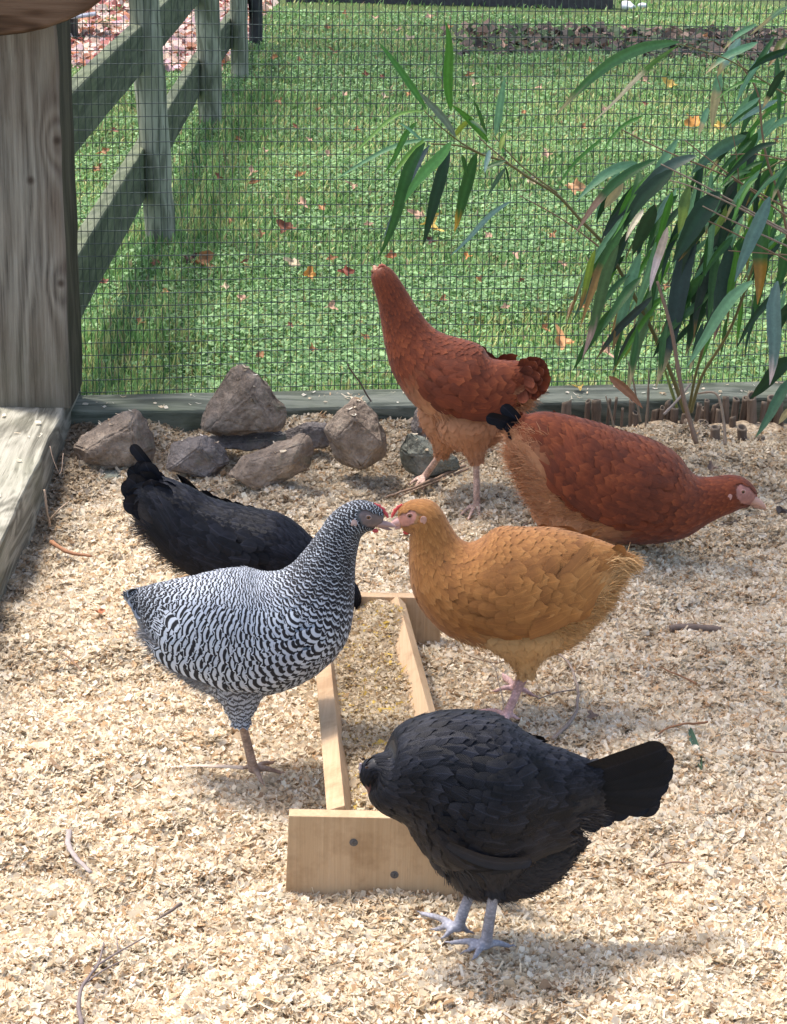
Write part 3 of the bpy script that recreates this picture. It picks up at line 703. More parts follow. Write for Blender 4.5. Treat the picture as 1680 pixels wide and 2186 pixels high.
# ------------------------------------------------------------------ hens
def feather_mat(name, kind, c0, c1, c2=(0, 0, 0)):
    """col.r = phase from the tip (1 = one row), col.g = across 0..1, col.b = per feather random, col.a = barring strength"""
    m, nt, b = newmat(name, .55, .3)
    a = attr(nt, 'fe'); sep = nt.nodes.new('ShaderNodeSeparateColor'); nt.links.new(a.outputs[0], sep.inputs[0])
    ph, ac, rd = sep.outputs
    n = noise(nt, 14, mapping(nt), 3)
    if kind == 'bar':
        q = math_(nt, 'SUBTRACT', ac, .5); q = math_(nt, 'MULTIPLY', math_(nt, 'MULTIPLY', q, q), 1.0)
        nn = noise(nt, 240, mapping(nt), 2)
        q = math_(nt, 'MULTIPLY', q, -2.0)
        p2 = math_(nt, 'ADD', math_(nt, 'ADD', ph, q), math_(nt, 'MULTIPLY', nn, .18))
        s = math_(nt, 'MULTIPLY_ADD', math_(nt, 'SINE', math_(nt, 'MULTIPLY_ADD', p2, 6.283, 1.2)), .5, .5)
        s = math_(nt, 'ADD', math_(nt, 'SUBTRACT', s, rd), .5)
        col = ramp(nt, s, [(.0, c1), (.32, c1), (.64, c0), (1, c0)])
        # downy parts: soft grey
        col = mixc(nt, a.outputs['Alpha'], (.27, .27, .29), col)
        col = mixc(nt, .6, col, ramp(nt, n, [(.35, (.62, .62, .66)), (.6, (1, 1, 1))]), 'MULTIPLY')
    else:
        n2 = noise(nt, 45, mapping(nt), 3)
        tipf = nt.nodes.new('ShaderNodeMapRange'); nt.links.new(ph, tipf.inputs[0]); tipf.inputs[1].default_value = 0; tipf.inputs[2].default_value = 1.3; tipf.inputs[3].default_value = .22; tipf.inputs[4].default_value = .0
        k = math_(nt, 'ADD', math_(nt, 'ADD', math_(nt, 'MULTIPLY', rd, .34 if kind == 'black' else .20), math_(nt, 'MULTIPLY', n, .36)), math_(nt, 'ADD', math_(nt, 'MULTIPLY', n2, .22), tipf.outputs[0]))
        col = ramp(nt, k, [(.2, c0), (.5, c1), (.85, c2)])
        e = math_(nt, 'ABSOLUTE', math_(nt, 'SUBTRACT', ac, .5))
        sv = 2.4 if kind == 'black' else 1.3
        shaft = ramp(nt, e, [(.0, (sv, sv, sv)), (.05, (1, 1, 1)), (.34, (1, 1, 1)), (.5, (.55, .55, .55) if kind == 'black' else (.8, .78, .76))])
        col = mixc(nt, .85, col, shaft, 'MULTIPLY')
        lite = {'black': (.05, .045, .046), 'buff': (.60, .37, .165), 'red': (.52, .26, .13)}[kind]
        inv = math_(nt, 'SUBTRACT', 1.0, a.outputs['Alpha']); col = mixc(nt, inv, col, lite)
    nt.links.new(col, b.inputs['Base Color'])
    # barbs: fine slanting ridges either side of the shaft
    e2 = math_(nt, 'ABSOLUTE', math_(nt, 'SUBTRACT', ac, .5))
    w_ = math_(nt, 'SINE', math_(nt, 'ADD', math_(nt, 'MULTIPLY', ph, 42.0), math_(nt, 'MULTIPLY', e2, 60.0)))
    h = math_(nt, 'ADD', math_(nt, 'MULTIPLY', w_, .3), math_(nt, 'MULTIPLY', noise(nt, 500, mapping(nt), 3), 1.0))
    bump(nt, b, h, .35, .0012)
    b.inputs['Roughness'].default_value = .5 if kind == 'black' else .7
    b.inputs['Sheen Weight'].default_value = .12 if kind != 'black' else 0.0
    b.inputs['Specular IOR Level'].default_value = .3 if kind != 'black' else .16
    b.inputs['Sheen Roughness'].default_value = .5
    return m
FM = {'bar': feather_mat('barred_feathers', 'bar', (.52, .57, .66), (.008, .008, .013)),
      'black': feather_mat('black_feathers', 'black', (.002, .0026, .005), (.006, .007, .012), (.017, .019, .029)),
      'red': feather_mat('red_feathers', 'red', (.075, .015, .006), (.19, .040, .013), (.36, .095, .030)),
      'buff': feather_mat('buff_feathers', 'buff', (.19, .072, .018), (.35, .150, .040), (.50, .25, .085))}
SKINM = col_mat('hen_skin', .5, .35, 0, .12, 300, .3)
EYEM = col_mat('hen_eye', .08, .6, 0, .02, 50)
HORN = col_mat('hen_horn', .4, .4, 0, .15, 200, .2)
def leg_mat():
    m, nt, b = newmat('scaly_leg', .5, .35); a = attr(nt)
    v = nt.nodes.new('ShaderNodeTexVoronoi'); v.inputs['Scale'].default_value = 1.0; nt.links.new(mapping(nt, (230, 230, 330)), v.inputs[0])
    c = mixc(nt, .55, a.outputs[0], ramp(nt, v.outputs['Distance'], [(.25, (1.1, 1.1, 1.1)), (.6, (.55, .55, .58))]), 'MULTIPLY')
    nz = noise(nt, 45, mapping(nt), 4); c = mixc(nt, .8, c, ramp(nt, nz, [(.38, (.55, .5, .45)), (.58, (1, 1, 1))]), 'MULTIPLY')
    nt.links.new(c, b.inputs['Base Color']); bump(nt, b, v.outputs['Distance'], -.9, .002); return m
LEGM = leg_mat()

class Loft:
    """tapering tube of oval sections; s runs from the tail (0) to the head (S)"""
    def __init__(s, C, rv, rl, lat, m=14):
        C = np.asarray(C, float); D = np.hstack([C, np.asarray(rv)[:, None], np.asarray(rl)[:, None]])
        D = smoothpath(D, m)
        seg = np.linalg.norm(np.diff(D[:, :3], axis=0), axis=1); s.s = np.concatenate([[0], np.cumsum(seg)]); s.S = s.s[-1]
        s.D = D; T = nrm(np.gradient(D[:, :3], axis=0))
        for _ in range(260): T[1:-1] = nrm(T[:-2] + 2 * T[1:-1] + T[2:])
        L = np.tile(lat, (len(T), 1)); L = nrm(L - T * np.sum(L * T, 1)[:, None])
        N = np.cross(L, T); 
        if N[len(N) // 2][2] < 0: N = -N
        s.T, s.L, s.N = T, L, N
    def ev(s, q, th, off=0.0):
        q = np.asarray(q, float); qc = np.clip(q, 0, s.S); ex = q - qc
        g = lambda A: np.stack([np.interp(qc, s.s, A[:, i]) for i in range(A.shape[1])], -1)
        D = g(s.D); T = nrm(g(s.T)); N = nrm(g(s.N)); L = nrm(g(s.L))
        rv = D[..., 3:4]; rl = D[..., 4:5]; c = np.cos(th)[..., None]; n_ = np.sin(th)[..., None]
        # flat-sided oval: fuller below
        full = 1 + .05 * np.clip(-c, 0, 1)
        P = D[..., :3] + N * rv * c + L * rl * n_ * full + T * ex[..., None]
        nn = nrm(N * c / np.maximum(rv, 1e-4) + L * n_ / np.maximum(rl, 1e-4))
        return P + nn * np.asarray(off)[..., None] if np.ndim(off) else P + nn * off, nn, rv[..., 0], rl[..., 0]
    def mesh(s, n=24, shrink=0.0):
        q = np.linspace(0, s.S, 64); th = np.arange(n) * 2 * math.pi / n
        Q, TH = np.meshgrid(q, th, indexing='ij'); P, nn, rv, rl = s.ev(Q.ravel(), TH.ravel(), -shrink)
        F = [[i * n + k, i * n + (k + 1) % n, (i + 1) * n + (k + 1) % n, (i + 1) * n + k] for i in range(63) for k in range(n)]
        F += [list(range(n))[::-1], [63 * n + k for k in range(n)]]
        return P, F

NA = 6
WSH = np.array([.45, .8, 1.0, .98, .80, .30])
def feathers_on(lf, q, th, Lf, W, spacing, r_, h0=.0006, lift=.003, bar=1.0, skew=0.0, off=None, crown=.0008, wsh=WSH):
    """lay feathers on a loft: root at (q,th), pointing to the tail. all arrays of n"""
    n = len(q); a = np.linspace(0, 1, NA); b = np.array([-1, 0, 1.0])
    A_, B_ = np.meshgrid(a, b, indexing='ij'); A_ = A_.ravel(); B_ = B_.ravel(); Wd = np.interp(A_, a, wsh)
    # rounded tip: side vertices of the last rows pulled back
    back = np.where(B_ != 0, np.where(A_ > .95, .13, np.where(A_ > .75, .03, 0)), 0)
    per = 1 / np.maximum(.5 * (np.interp(np.clip(q, 0, lf.S), lf.s, lf.D[:, 3]) + np.interp(np.clip(q, 0, lf.S), lf.s, lf.D[:, 4])), .006)
    sk = np.broadcast_to(skew, (n,)) + r_.normal(0, .10, n)
    qq = q[:, None] - Lf[:, None] * (A_ - back)[None, :]
    qc = np.clip(qq, 0, lf.S); perv = 1 / np.maximum(.5 * (np.interp(qc, lf.s, lf.D[:, 3]) + np.interp(qc, lf.s, lf.D[:, 4])), .008)
    tt = th[:, None] + (B_ * Wd)[None, :] * W[:, None] * .5 * perv + sk[:, None] * A_[None, :] * Lf[:, None] * perv
    hh = h0 + (lift * r_.uniform(.6, 1.5, n))[:, None] * (A_ ** 1.5)[None, :] + crown * (1 - np.abs(B_))[None, :] * np.ones((n, 1))
    if off is not None: hh = hh + off[:, None]
    P, nn, _, _ = lf.ev(qq, tt, 0.0); P = P + nn * hh[..., None]
    V = P.reshape(-1, 3); k = 3; F = []
    for i in range(NA - 1):
        for j in range(2): F.append((i * k + j, (i + 1) * k + j, (i + 1) * k + j + 1, i * k + j + 1))
    F = (np.arange(n)[:, None, None] * (NA * 3) + np.array(F)[None]).reshape(-1, 4)
    ph = ((1 - A_)[None, :] * Lf[:, None]) / spacing[:, None] if np.ndim(spacing) else ((1 - A_)[None, :] * Lf[:, None]) / spacing
    C = np.stack([ph, np.broadcast_to(.5 + .5 * B_, ph.shape), np.broadcast_to(r_.random(n)[:, None], ph.shape), np.broadcast_to(np.broadcast_to(bar, (n,))[:, None], ph.shape)], -1).reshape(-1, 4)
    return V, F, C
def rows(lf, r_, q0, q1, dfun, wfun, keep=None):
    """staggered rows of roots; dfun(q)->row spacing, wfun(q)->spacing across"""
    q = q0; Q = []; T = []; D = []; i = 0
    while q < q1:
        d = float(dfun(q)); w_ = float(wfun(q)); rv = np.interp(q, lf.s, lf.D[:, 3]); rl = np.interp(q, lf.s, lf.D[:, 4])
        n = max(5, int(2 * math.pi * .5 * (rv + rl) / w_)); th = (np.arange(n) + .5 * (i % 2)) * 2 * math.pi / n + r_.normal(0, .12, n) * 2 * math.pi / n
        Q.append(q + r_.normal(0, .16 * d, n)); T.append(th); D.append(np.full(n, d)); q += d; i += 1
    Q, T, D = map(np.concatenate, (Q, T, D))
    return Q, T, D
def join(parts):
    V = []; F = []; C = []; n = 0
    for v, f, c in parts: V.append(v); F.append(np.asarray(f) + n); C.append(c); n += len(v)
    return np.vstack(V), np.vstack(F), np.vstack(C)
def strands(lf, q, th, L, r_, out=.5, wid=.00045, bar=0.0):
    """downy wisps: thin two-segment blades"""
    n = len(q); P, nn, _, _ = lf.ev(q, th, 0.0); P2, _, _, _ = lf.ev(q - .01, th, 0.0); t = nrm(P2 - P)
    d = nrm(t + nn * (out * r_.uniform(.2, 1.3, n))[:, None] + r_.normal(0, .25, (n, 3))); s = nrm(np.cross(d, r_.normal(size=(n, 3))))
    mid = P + d * (L * .5)[:, None]; d2 = nrm(d + np.array([0, 0, -.25]) + r_.normal(0, .2, (n, 3))); tip = mid + d2 * (L * .5)[:, None]; w_ = wid
    V = np.stack([P - s * w_, P + s * w_, mid + s * w_ * .8, mid - s * w_ * .8, tip + s * w_ * .25, tip - s * w_ * .25], 1).reshape(-1, 3)
    I = np.arange(n)[:, None] * 6; F = np.concatenate([I + np.array([0, 1, 2, 3]), I + np.array([3, 2, 4, 5])], 0)
    C = np.tile([.5, .3, 0, bar], (n * 6, 1)).astype(float); C[:, 2] = np.repeat(r_.random(n), 6)
    return V, F, C
def freefeather(base, tip, wv, w_, bend=0.0, bendv=None, nseg=9, spacing=.01, rd=.5, notch=0.0, bar=1.0, blunt=True, nv=None):
    """large tail or wing quill: base -> tip, width vector wv"""
    nseg = 15; t = 1 - (1 - np.linspace(0, 1, nseg)) ** 1.6; P = base[None] * (1 - t)[:, None] + tip[None] * t[:, None]
    if bendv is not None: P = P + bendv[None] * (bend * np.sin(t * math.pi))[:, None]
    L = np.linalg.norm(tip - base); wv = nrm(wv); T = nrm(np.gradient(P, axis=0)); N = nrm(np.cross(T, wv)); Wv = nrm(np.cross(N, T))
    asp = min(.45, .5 * w_ / L); sh = np.interp(t, [0, .15, .5, 1 - asp], [.5, .8, .98, 1]) * np.sqrt(np.clip(1 - (np.clip(t - (1 - asp), 0, 1) / asp) ** 2, .004, 1))
    V = []; C = []
    for i in range(nseg):
        for b in (-1, -.5, 0, .5, 1):
            back = 0
            V.append(P[i] + Wv[i] * b * w_ * .5 * sh[i] - T[i] * back + N[i] * (.0018 * (1 - b * b) + random.uniform(-.0003, .0003)))
            C.append(((1 - t[i]) * L / spacing, .5 + .5 * b, rd, bar))
    F = [(i * 5 + j, (i + 1) * 5 + j, (i + 1) * 5 + j + 1, i * 5 + j + 1) for i in range(nseg - 1) for j in range(4)]
    return np.array(V), np.array(F), np.array(C)

def remesh(V, F, voxel):
    me = bpy.data.meshes.new('tmp'); me.from_pydata([tuple(map(float, v)) for v in V], [], [tuple(f) for f in F]); me.update()
    o = bpy.data.objects.new('tmp', me); COL.objects.link(o)
    md = o.modifiers.new('r', 'REMESH'); md.mode = 'VOXEL'; md.voxel_size = voxel
    s = o.modifiers.new('s', 'SMOOTH'); s.factor = .5; s.iterations = 3
    dg = bpy.context.evaluated_depsgraph_get(); e = o.evaluated_get(dg); m2 = e.to_mesh()
    n = len(m2.vertices); A_ = np.zeros(n * 3, np.float32); m2.vertices.foreach_get('co', A_)
    F2 = [list(p.vertices) for p in m2.polygons]; e.to_mesh_clear()
    bpy.data.objects.remove(o); bpy.data.meshes.remove(me)
    return A_.reshape(-1, 3).astype(float), F2
def segdist(P, a, b):
    d = b - a; t = np.clip(((P - a) @ d) / (d @ d + 1e-12), 0, 1); return np.linalg.norm(P - (a + t[:, None] * d), axis=1)

def sstep(x): x = np.clip(x, 0, 1); return x * x * (3 - 2 * x)
def hen(name, S):
    """S: spec dict in frame pixels; everything is laid in the hen's own upright plane through its feet"""
    r_ = np.random.default_rng(S['seed']); G = gnd(*S['ground']); psi = math.radians(S.get('yaw', 0))
    n = np.array([-math.sin(psi), math.cos(psi), 0.0]);  # plane normal = lateral axis (away from the viewer)
    if n[1] < 0: n = -n
    U = lambda x, y, lat=0.0: onpl(x, y, G + n * lat, n)
    dep = lambda p: float(np.dot(p - CP, FW)) / FPX
    root = empty(name, G); kind = S['kind']; fm = FM[kind]
    st = [(x, y + .03 * r * (r > 60 * S.get('k', .4)), r * (1 + .055 * min(1, r / (260 * S.get('k', .4)))), l) for x, y, r, l in S['body']]; C = [U(x, y) for x, y, r, l in st]; rv = [r * dep(c) * 1.0 - min(.003, max(.0012, r * dep(c) * .03)) for c, (x, y, r, l) in zip(C, st)]; rl = [a * l for a, (x, y, r, l) in zip(rv, st)]
    lf = Loft(C, rv, rl, n)
    facing = 1 if C[-1][0] > C[0][0] else -1
    parts_b = [lf.mesh(28, .0015)]
    legs = []
    lofts_t = []; extra = []
    if S.get('fluff'):
        fs = S['fluff']; Cf = [U(x, y) for x, y, r in fs]; rf = [r * .88 * dep(c) for c, (x, y, r) in zip(Cf, fs)]
        ex = Loft(Cf, rf, [a * .82 for a in rf], n, 10); extra.append(ex); parts_b.append(ex.mesh(20, .001))
    for lg in S['legs']:
        lat = lg['lat']; hip = U(*lg['hip'], lat * .6); hock = U(*lg['hock'], lat)
        rt = lg.get('rt', .045)
        th_ = Loft([hock + (hock - hip) * .02, hock + (hip - hock) * .22, hock + (hip - hock) * .55, hock + (hip - hock) * .85, hock + (hip - hock) * 1.2], [.0105, .022, rt * .88, rt * 1.02, rt * .55], [.0105, .019, rt * .66, rt * .66, rt * .3], n, 8)
        lofts_t.append(th_); parts_b.append(th_.mesh(20, .001))
        foot = gnd(*lg['foot'], .012) if not lg.get('up') else U(*lg['foot'], lat)
        Rk = lg.get('rs', .0064)
        pth = smoothpath([hock + nrm(hip - hock) * .012, hock, hock * .5 + foot * .5 + np.array([0, .001, 0]), foot], 5)
        parts_b.append(tube(pth, np.interp(np.linspace(0, 1, len(pth)), [0, .12, .5, .9, 1], [Rk * 1.1, Rk * 1.35, Rk * .95, Rk * 1.05, Rk * 1.2]), 12)); legs.append((hock, foot))
        for (tx, ty) in lg['toes']:
            tip = gnd(tx, ty, .006) if not lg.get('up') else U(tx, ty, lat)
            L = np.linalg.norm(tip - foot); mx = .062
            if L > mx: tip = foot + (tip - foot) * mx / L
            pp = smoothpath([foot + UP * .001, foot * .62 + tip * .38 + UP * .0045, foot * .3 + tip * .7 + UP * .003, tip], 4)
            parts_b.append(tube(pp, np.linspace(Rk * .8, Rk * .42, len(pp)), 10)); legs.append((foot, tip))
            cl = nrm(tip - foot); pc = smoothpath([tip - cl * .002, tip + cl * .006 + UP * .001, tip + cl * .012 - UP * .004], 3)
            parts_b.append(tube(pc, np.linspace(Rk * .4, .0006, len(pc)), 8))
    V = []; F = []; k = 0
    for v, f in parts_b: V.append(v); F += [[i + k for i in q] for q in f]; k += len(v)
    V, F = remesh(np.vstack(V), F, .0022)
    # colouring of the one continuous skin
    dleg = np.min([segdist(V, a, b) for a, b in legs], 0)
    hd = S['head']; eye = np.array(hd['eye'], float)
    e0 = onpl(eye[0], eye[1], G - n * .012, n)
    under = {'bar': (.10, .10, .11), 'black': (.014, .014, .018), 'red': (.17, .045, .02), 'buff': (.33, .17, .07)}[kind]
    col = np.tile([*under, 1.0], (len(V), 1))
    lm = (dleg < .0115); 
    for th_ in lofts_t:
        d = np.linalg.norm(V - th_.D[0, :3], axis=1); 
    isleg = lm & (V[:, 2] < max(h[2] for h, f in [legs[0]]) + .01)
    col[isleg, :3] = np.array(S['legcol'])[None] * (1 + .25 * (vnoise(V[isleg], 90, 4) - .5))[:, None]
    ec = e0 + n * .012     # on the mid plane
    rel = V - ec; inpl = rel - np.outer(rel @ n, n); hr = hd.get('face_r', 24) * dep(ec)
    bd = nrm(onpl(*hd['beak'][0], G, n) - ec); bv = np.cross(n, bd)
    oval = lambda R_: np.sqrt(((R_ @ bd - hr * .35) / (hr * 1.05)) ** 2 + ((R_ @ bv) / (hr * .62)) ** 2)
    fm_ = oval(inpl) < 1
    if not hd.get('hidden'): col[fm_, :3] = np.array(hd['face']) * (1 + .5 * (vnoise(V[fm_], 260, 4) - .5))[:, None]
    mi = []
    Vl = isleg
    for f in F: mi.append(1 if Vl[f[0]] and Vl[f[2]] else 0)
    body = mk('body', V, F, [SKINM, LEGM], root, {'col': col}, True, mi)
    # plumage ------------------------------------------------------
    parts = []
    s_head = lf.S
    rr = lambda q: np.interp(q, lf.s, .5 * (lf.D[:, 3] + lf.D[:, 4]))
    dsp = lambda q: np.interp(rr(q), [.012, .022, .04, .10], S.get('rows', [.0026, .0042, .0075, .0115]))
    wsp = lambda q: np.interp(rr(q), [.012, .022, .04, .10], S.get('cols', [.0026, .0042, .0075, .0125]))
    Q, T, D = rows(lf, r_, .004, s_head - .001, dsp, wsp)
    P, nn, _, _ = lf.ev(Q, T, 0.0)
    rel = P - ec; inpl = rel - np.outer(rel @ n, n)
    keep = oval(inpl) > 1.0
    if hd.get('hidden'): keep[:] = True
    Q, T, D = Q[keep], T[keep], D[keep]
    Lf = D * S.get('flen', 2.5) * r_.uniform(.9, 1.15, len(Q)); W = wsp(Q) * 1.55
    lift = np.clip(rr(Q) * .035, .0006, .0032) * S.get('lift', 1)
    un = np.abs((np.degrees(T) + 180) % 360 - 180); sf = S.get('soft', (84, 116, .60, .95)); fq = Q / lf.S
    soft = np.clip((un - sf[0]) / (sf[1] - sf[0]), 0, 1) * np.clip((sf[2] - fq) / .14, 0, 1) * sf[3]
    soft = soft * (.75 + .5 * vnoise(P[keep] if len(P) == len(keep) else P, 30, 6))
    V1, F1, C1 = feathers_on(lf, Q, T, Lf, W, D, r_, .0002, lift, 1 - np.clip(soft, 0, 1), 0.0, None, np.minimum(.0008, D.mean() * .1))
    if kind == 'bar':
        dk = .58 + .32 * sstep((.060 - rr(Q)) / .03) + .08 * np.clip((un - 90) / 60, 0, 1) + r_.normal(0, .05, len(Q)); C1[:, 2] = np.repeat(dk, NA * 3)
        ph0 = np.repeat(r_.normal(0, .06, len(Q)), NA * 3); C1[:, 0] += ph0
    parts.append((V1, F1, C1))
    for th_ in lofts_t:
        Q, T, D = rows(th_, r_, .006, th_.S * .96, lambda q: np.interp(q, [0, .05], [.006, .010]), lambda q: np.interp(q, [0, .05], [.006, .011]))
        parts.append(feathers_on(th_, Q, T, D * 2.5, D * 1.6, D, r_, .0002, .003, S.get('thighbar', 1.0)))
        if kind == 'bar': parts[-1][2][:, 2] = .55
        m = int(S.get('tdown', 260)); parts.append(strands(th_, r_.uniform(.0, th_.S * .7, m), r_.random(m) * 6.283, r_.uniform(.007, .015, m), r_, .35, .0005, S.get('thighbar', .6)))
    for ex in extra:
        Q, T, D = rows(ex, r_, .004, ex.S * .98, lambda q: .0095, lambda q: .0115)
        parts.append(feathers_on(ex, Q, T, D * 2.4, D * 1.7, D, r_, .0002, .002, S.get('thighbar', .3)))
        if kind == 'bar': parts[-1][2][:, 2] = .5
        m = S.get('fdown', 2600); parts.append(strands(ex, r_.uniform(0, ex.S, m), r_.random(m) * 6.283, r_.uniform(.009, .018, m), r_, .5, .00045, .15))
    for (f0, f1, t0, t1, m, L, out) in S.get('down', []):
        q = r_.uniform(f0, f1, m) * lf.S; t = np.radians(r_.uniform(t0, t1, m)) * r_.choice([-1, 1], m)
        parts.append(strands(lf, q, t, r_.uniform(.6, 1.2, m) * L, r_, out, .00055, 0.0))
    V1, F1, C1 = join(parts)
    mk('plumage', V1, F1, fm, root, {'fe': C1})
    # wings --------------------------------------------------------
    wg = S['wing']
    for sgn in (-1, 1):
        parts = []
        (fa, fb, ta, tb) = wg['patch']; ta = ta + 8; q0, q1 = fa * lf.S, fb * lf.S
        bulge = wg.get('bulge', .010)
        def offs(q, t):
            u = np.clip((q - q0) / (q1 - q0), -.3, 1.0); v = (np.degrees(t) - ta) / (tb - ta)
            return bulge * np.clip(1 - np.clip(u, 0, 1) ** 4, .12, 1) * np.clip(1 - (np.abs(v - .5) * 2) ** 9, .2, 1)
        # quills first: secondaries and primaries towards the tail
        nq = wg.get('quills', 9); tq = np.radians(np.linspace(tb - 4, ta + (tb - ta) * .45, nq)); u = np.linspace(0, 1, nq)
        qr = q0 + (q1 - q0) * (.42 - .18 * u); Lq = np.minimum(np.interp(u, [0, .3, 1], wg.get('qlen', [.15, .135, .085])), qr - .10 * lf.S)
        Wq = np.full(nq, wg.get('qw', .018)); of = bulge * (1.12 - .35 * u) + .001 * (nq - np.arange(nq)) * 0.0 + .0008 * np.arange(nq)
        parts.append(feathers_on(lf, qr, tq * 1.0, Lq, Wq, np.full(nq, .011), r_, .001, .001, 1.0, wg.get('skew', -.10), of, .0012, np.array([.7, .9, 1, 1, .85, .3])))
        # coverts
        q = q0 + .10 * (q1 - q0); i = 0
        QQ = []; TT = []
        while q < q1:
            u = (q - q0) / (q1 - q0); half = math.sqrt(max(0, 1 - max(0, (u - .62) / .42) ** 2)); tc = (ta + tb) / 2; hw = (tb - ta) / 2 * half * (.80 + .2 * min(1, u * 2.5))
            rloc = rr(q); nn_ = max(2, int(math.radians(2 * hw) * rloc / .0115)); t = np.linspace(tc - hw, tc + hw, nn_) + ((i % 2) * .5) * (2 * hw / nn_)
            QQ.append(np.full(nn_, q) + r_.normal(0, .0018, nn_)); TT.append(np.radians(t)); q += wg.get('d', .0115); i += 1
        QQ = np.concatenate(QQ); TT = np.concatenate(TT); m = len(QQ)
        parts.append(feathers_on(lf, QQ, TT, r_.uniform(.9, 1.1, m) * wg.get('cl', .030), np.full(m, .0185), np.full(m, wg.get('d', .0115)), r_, .0012, .0030, 1.0, -.05, offs(QQ, TT) + .0015, .0012))
        for (qx, qy, tx, ty, w_, bend, fl) in wg.get('free', []):
            lt_ = -wg.get('flat', .07); b0 = U(qx, qy, lt_); t0 = U(tx, ty, lt_ * .9); wv = np.cross(n, t0 - b0)
            v, f, c = freefeather(b0, t0, wv, w_ * dep(b0), bend * dep(b0), np.array([0, 0, -1.0]), 12, .010, .9, bar=fl); v = v - n * .004
            if sgn > 0: d = (v - C[len(C) // 2]) @ n; v = v - 0 * d[:, None] * n
            if sgn < 0: mk('wing_quill', v, f, fm, root, {'fe': c})
        V1, F1, C1 = join(parts)
        if kind == 'bar': C1[:, 2] = .54 + .06 * (C1[:, 2] - .5)
        if sgn > 0:   # mirror to the other flank
            pc = C[len(C) // 2]; d = (V1 - pc) @ n; V1 = V1 - 2 * np.outer(d, n)
        mk('wing', V1, F1, fm, root, {'fe': C1})
    # tail ---------------------------------------------------------
    parts = []
    for (bx_, by_, tx, ty, w_, lat, bend) in S['tail']:
        b0 = U(bx_, by_, lat * .3); t0 = U(tx, ty, lat); wv = np.cross(n, t0 - b0)
        parts.append(freefeather(b0, t0, wv, w_ * dep(b0), bend * dep(b0), nrm(wv), 10, .010, r_.random(), bar=S.get('tailbar', 1.0)))
    if parts:
        V1, F1, C1 = join(parts); mk('tail', V1, F1, FM[S.get('tailkind', kind)], root, {'fe': C1})
    # head ---------------------------------------------------------
    bt = hd['beak']       # base, tip, lower tip
    lat0 = hd.get('lat', 0)
    b0 = U(*bt[0], lat0); tp = U(*bt[1], lat0 * 1.2); lt = U(*bt[2], lat0 * 1.2); R = hd.get('br', 11) * dep(b0)
    mb = MB(); upv = nrm(np.cross(n, tp - b0)); upv = upv if upv[2] > 0 or hd.get('flip') else -upv
    pp = smoothpath([b0 - nrm(tp - b0) * .004, b0 + (tp - b0) * .35 + upv * R * .12, b0 + (tp - b0) * .75 + upv * R * .05, tp - upv * R * .18], 5)
    v, f = tube(pp, np.interp(np.linspace(0, 1, len(pp)), [0, .4, .8, 1], [R, R * .72, R * .38, R * .08]), 12); mb.add(v, f, (*hd['bc'], 1))
    b1 = b0 - upv * R * .55; pp = smoothpath([b1 - nrm(lt - b1) * .004, b1 + (lt - b1) * .5 - upv * R * .05, lt], 5)
    v, f = tube(pp, np.interp(np.linspace(0, 1, len(pp)), [0, .5, 1], [R * .62, R * .42, R * .08]), 10); mb.add(v, f, (*[c * .8 for c in hd['bc']], 1))
    mb.build('beak', HORN, root, True)
    er = hd.get('er', 5.2) * dep(e0)
    P, _, _, _ = lf.ev(np.array([lf.S * .97]), np.array([math.pi / 2]), 0.0)
    # lateral half width of the head near the eye
    qn = np.argmin(np.linalg.norm(lf.D[:, :3] - ec, axis=1)); hw = lf.D[qn, 4] * .86
    for sg in (-1, 1):
        c = (onpl(eye[0], eye[1], G - n * hw, n) if True else 0)
        if sg > 0: c = c + n * (2 * hw)
        nv = n * sg
        up_, si = UP, nrm(np.cross(UP, nv))
        if hd.get('hidden'): continue
        Vv = []; Cc = []; Ff = []; rings = 9; seg = 18
        for i in range(rings + 1):
            ph = i / rings * math.pi * .5
            for k in range(seg):
                t = 2 * math.pi * k / seg; rr_ = math.sin(ph) * er
                Vv.append(c + up_ * math.cos(t) * rr_ + si * math.sin(t) * rr_ + nv * (math.cos(ph) * er * .75 - .0004))
                x = math.sin(ph); Cc.append((.006, .005, .005, 1) if x < .55 else (hd.get('iris', (.30, .11, .03)) + (1,)) if x < .9 else (.05, .03, .03, 1))
        for i in range(rings):
            for k in range(seg): Ff.append([i * seg + k, (i + 1) * seg + k, (i + 1) * seg + (k + 1) % seg, i * seg + (k + 1) % seg])
        eo = mk('eye', np.array(Vv), Ff, EYEM, root, {'col': np.array(Cc)}, True)
        # lid ring
        pp = [c + up_ * math.cos(t) * er * 1.25 * .9 + si * math.sin(t) * er * 1.32 + nv * .0004 for t in np.linspace(0, 2 * math.pi, 25)]
        v, f = tube(pp, er * .26, 8, False); mk('eye_ring', v, f, SKINM, eo, {'col': np.tile([*hd['ring'], 1], (len(v), 1))}, True)
        if hd.get('ear'):
            ex, ey = hd['ear']; qe = np.argmin(np.linalg.norm(lf.D[:, :3] - U(ex, ey), axis=1)); hw2 = lf.D[qe, 4] * 1.0
            c2 = onpl(ex, ey, G - n * hw2, n); c2 = c2 if sg < 0 else c2 + n * 2 * hw2
            v = ICO5[0][:, :]; R_ = hd.get('ear_r', 8.5) * dep(c2)
            Vv = c2 + np.outer(v[:, 0] * R_ * .72, si) + np.outer(v[:, 2] * R_, up_) + np.outer(v[:, 1] * R_ * .20, nv); Vv += (vnoise(Vv, 300, 7) - .5)[:, None] * .0016
            mk('earlobe', Vv, ICO5[1], SKINM, root, {'col': np.tile([*hd['earc'], 1], (len(Vv), 1))}, True)
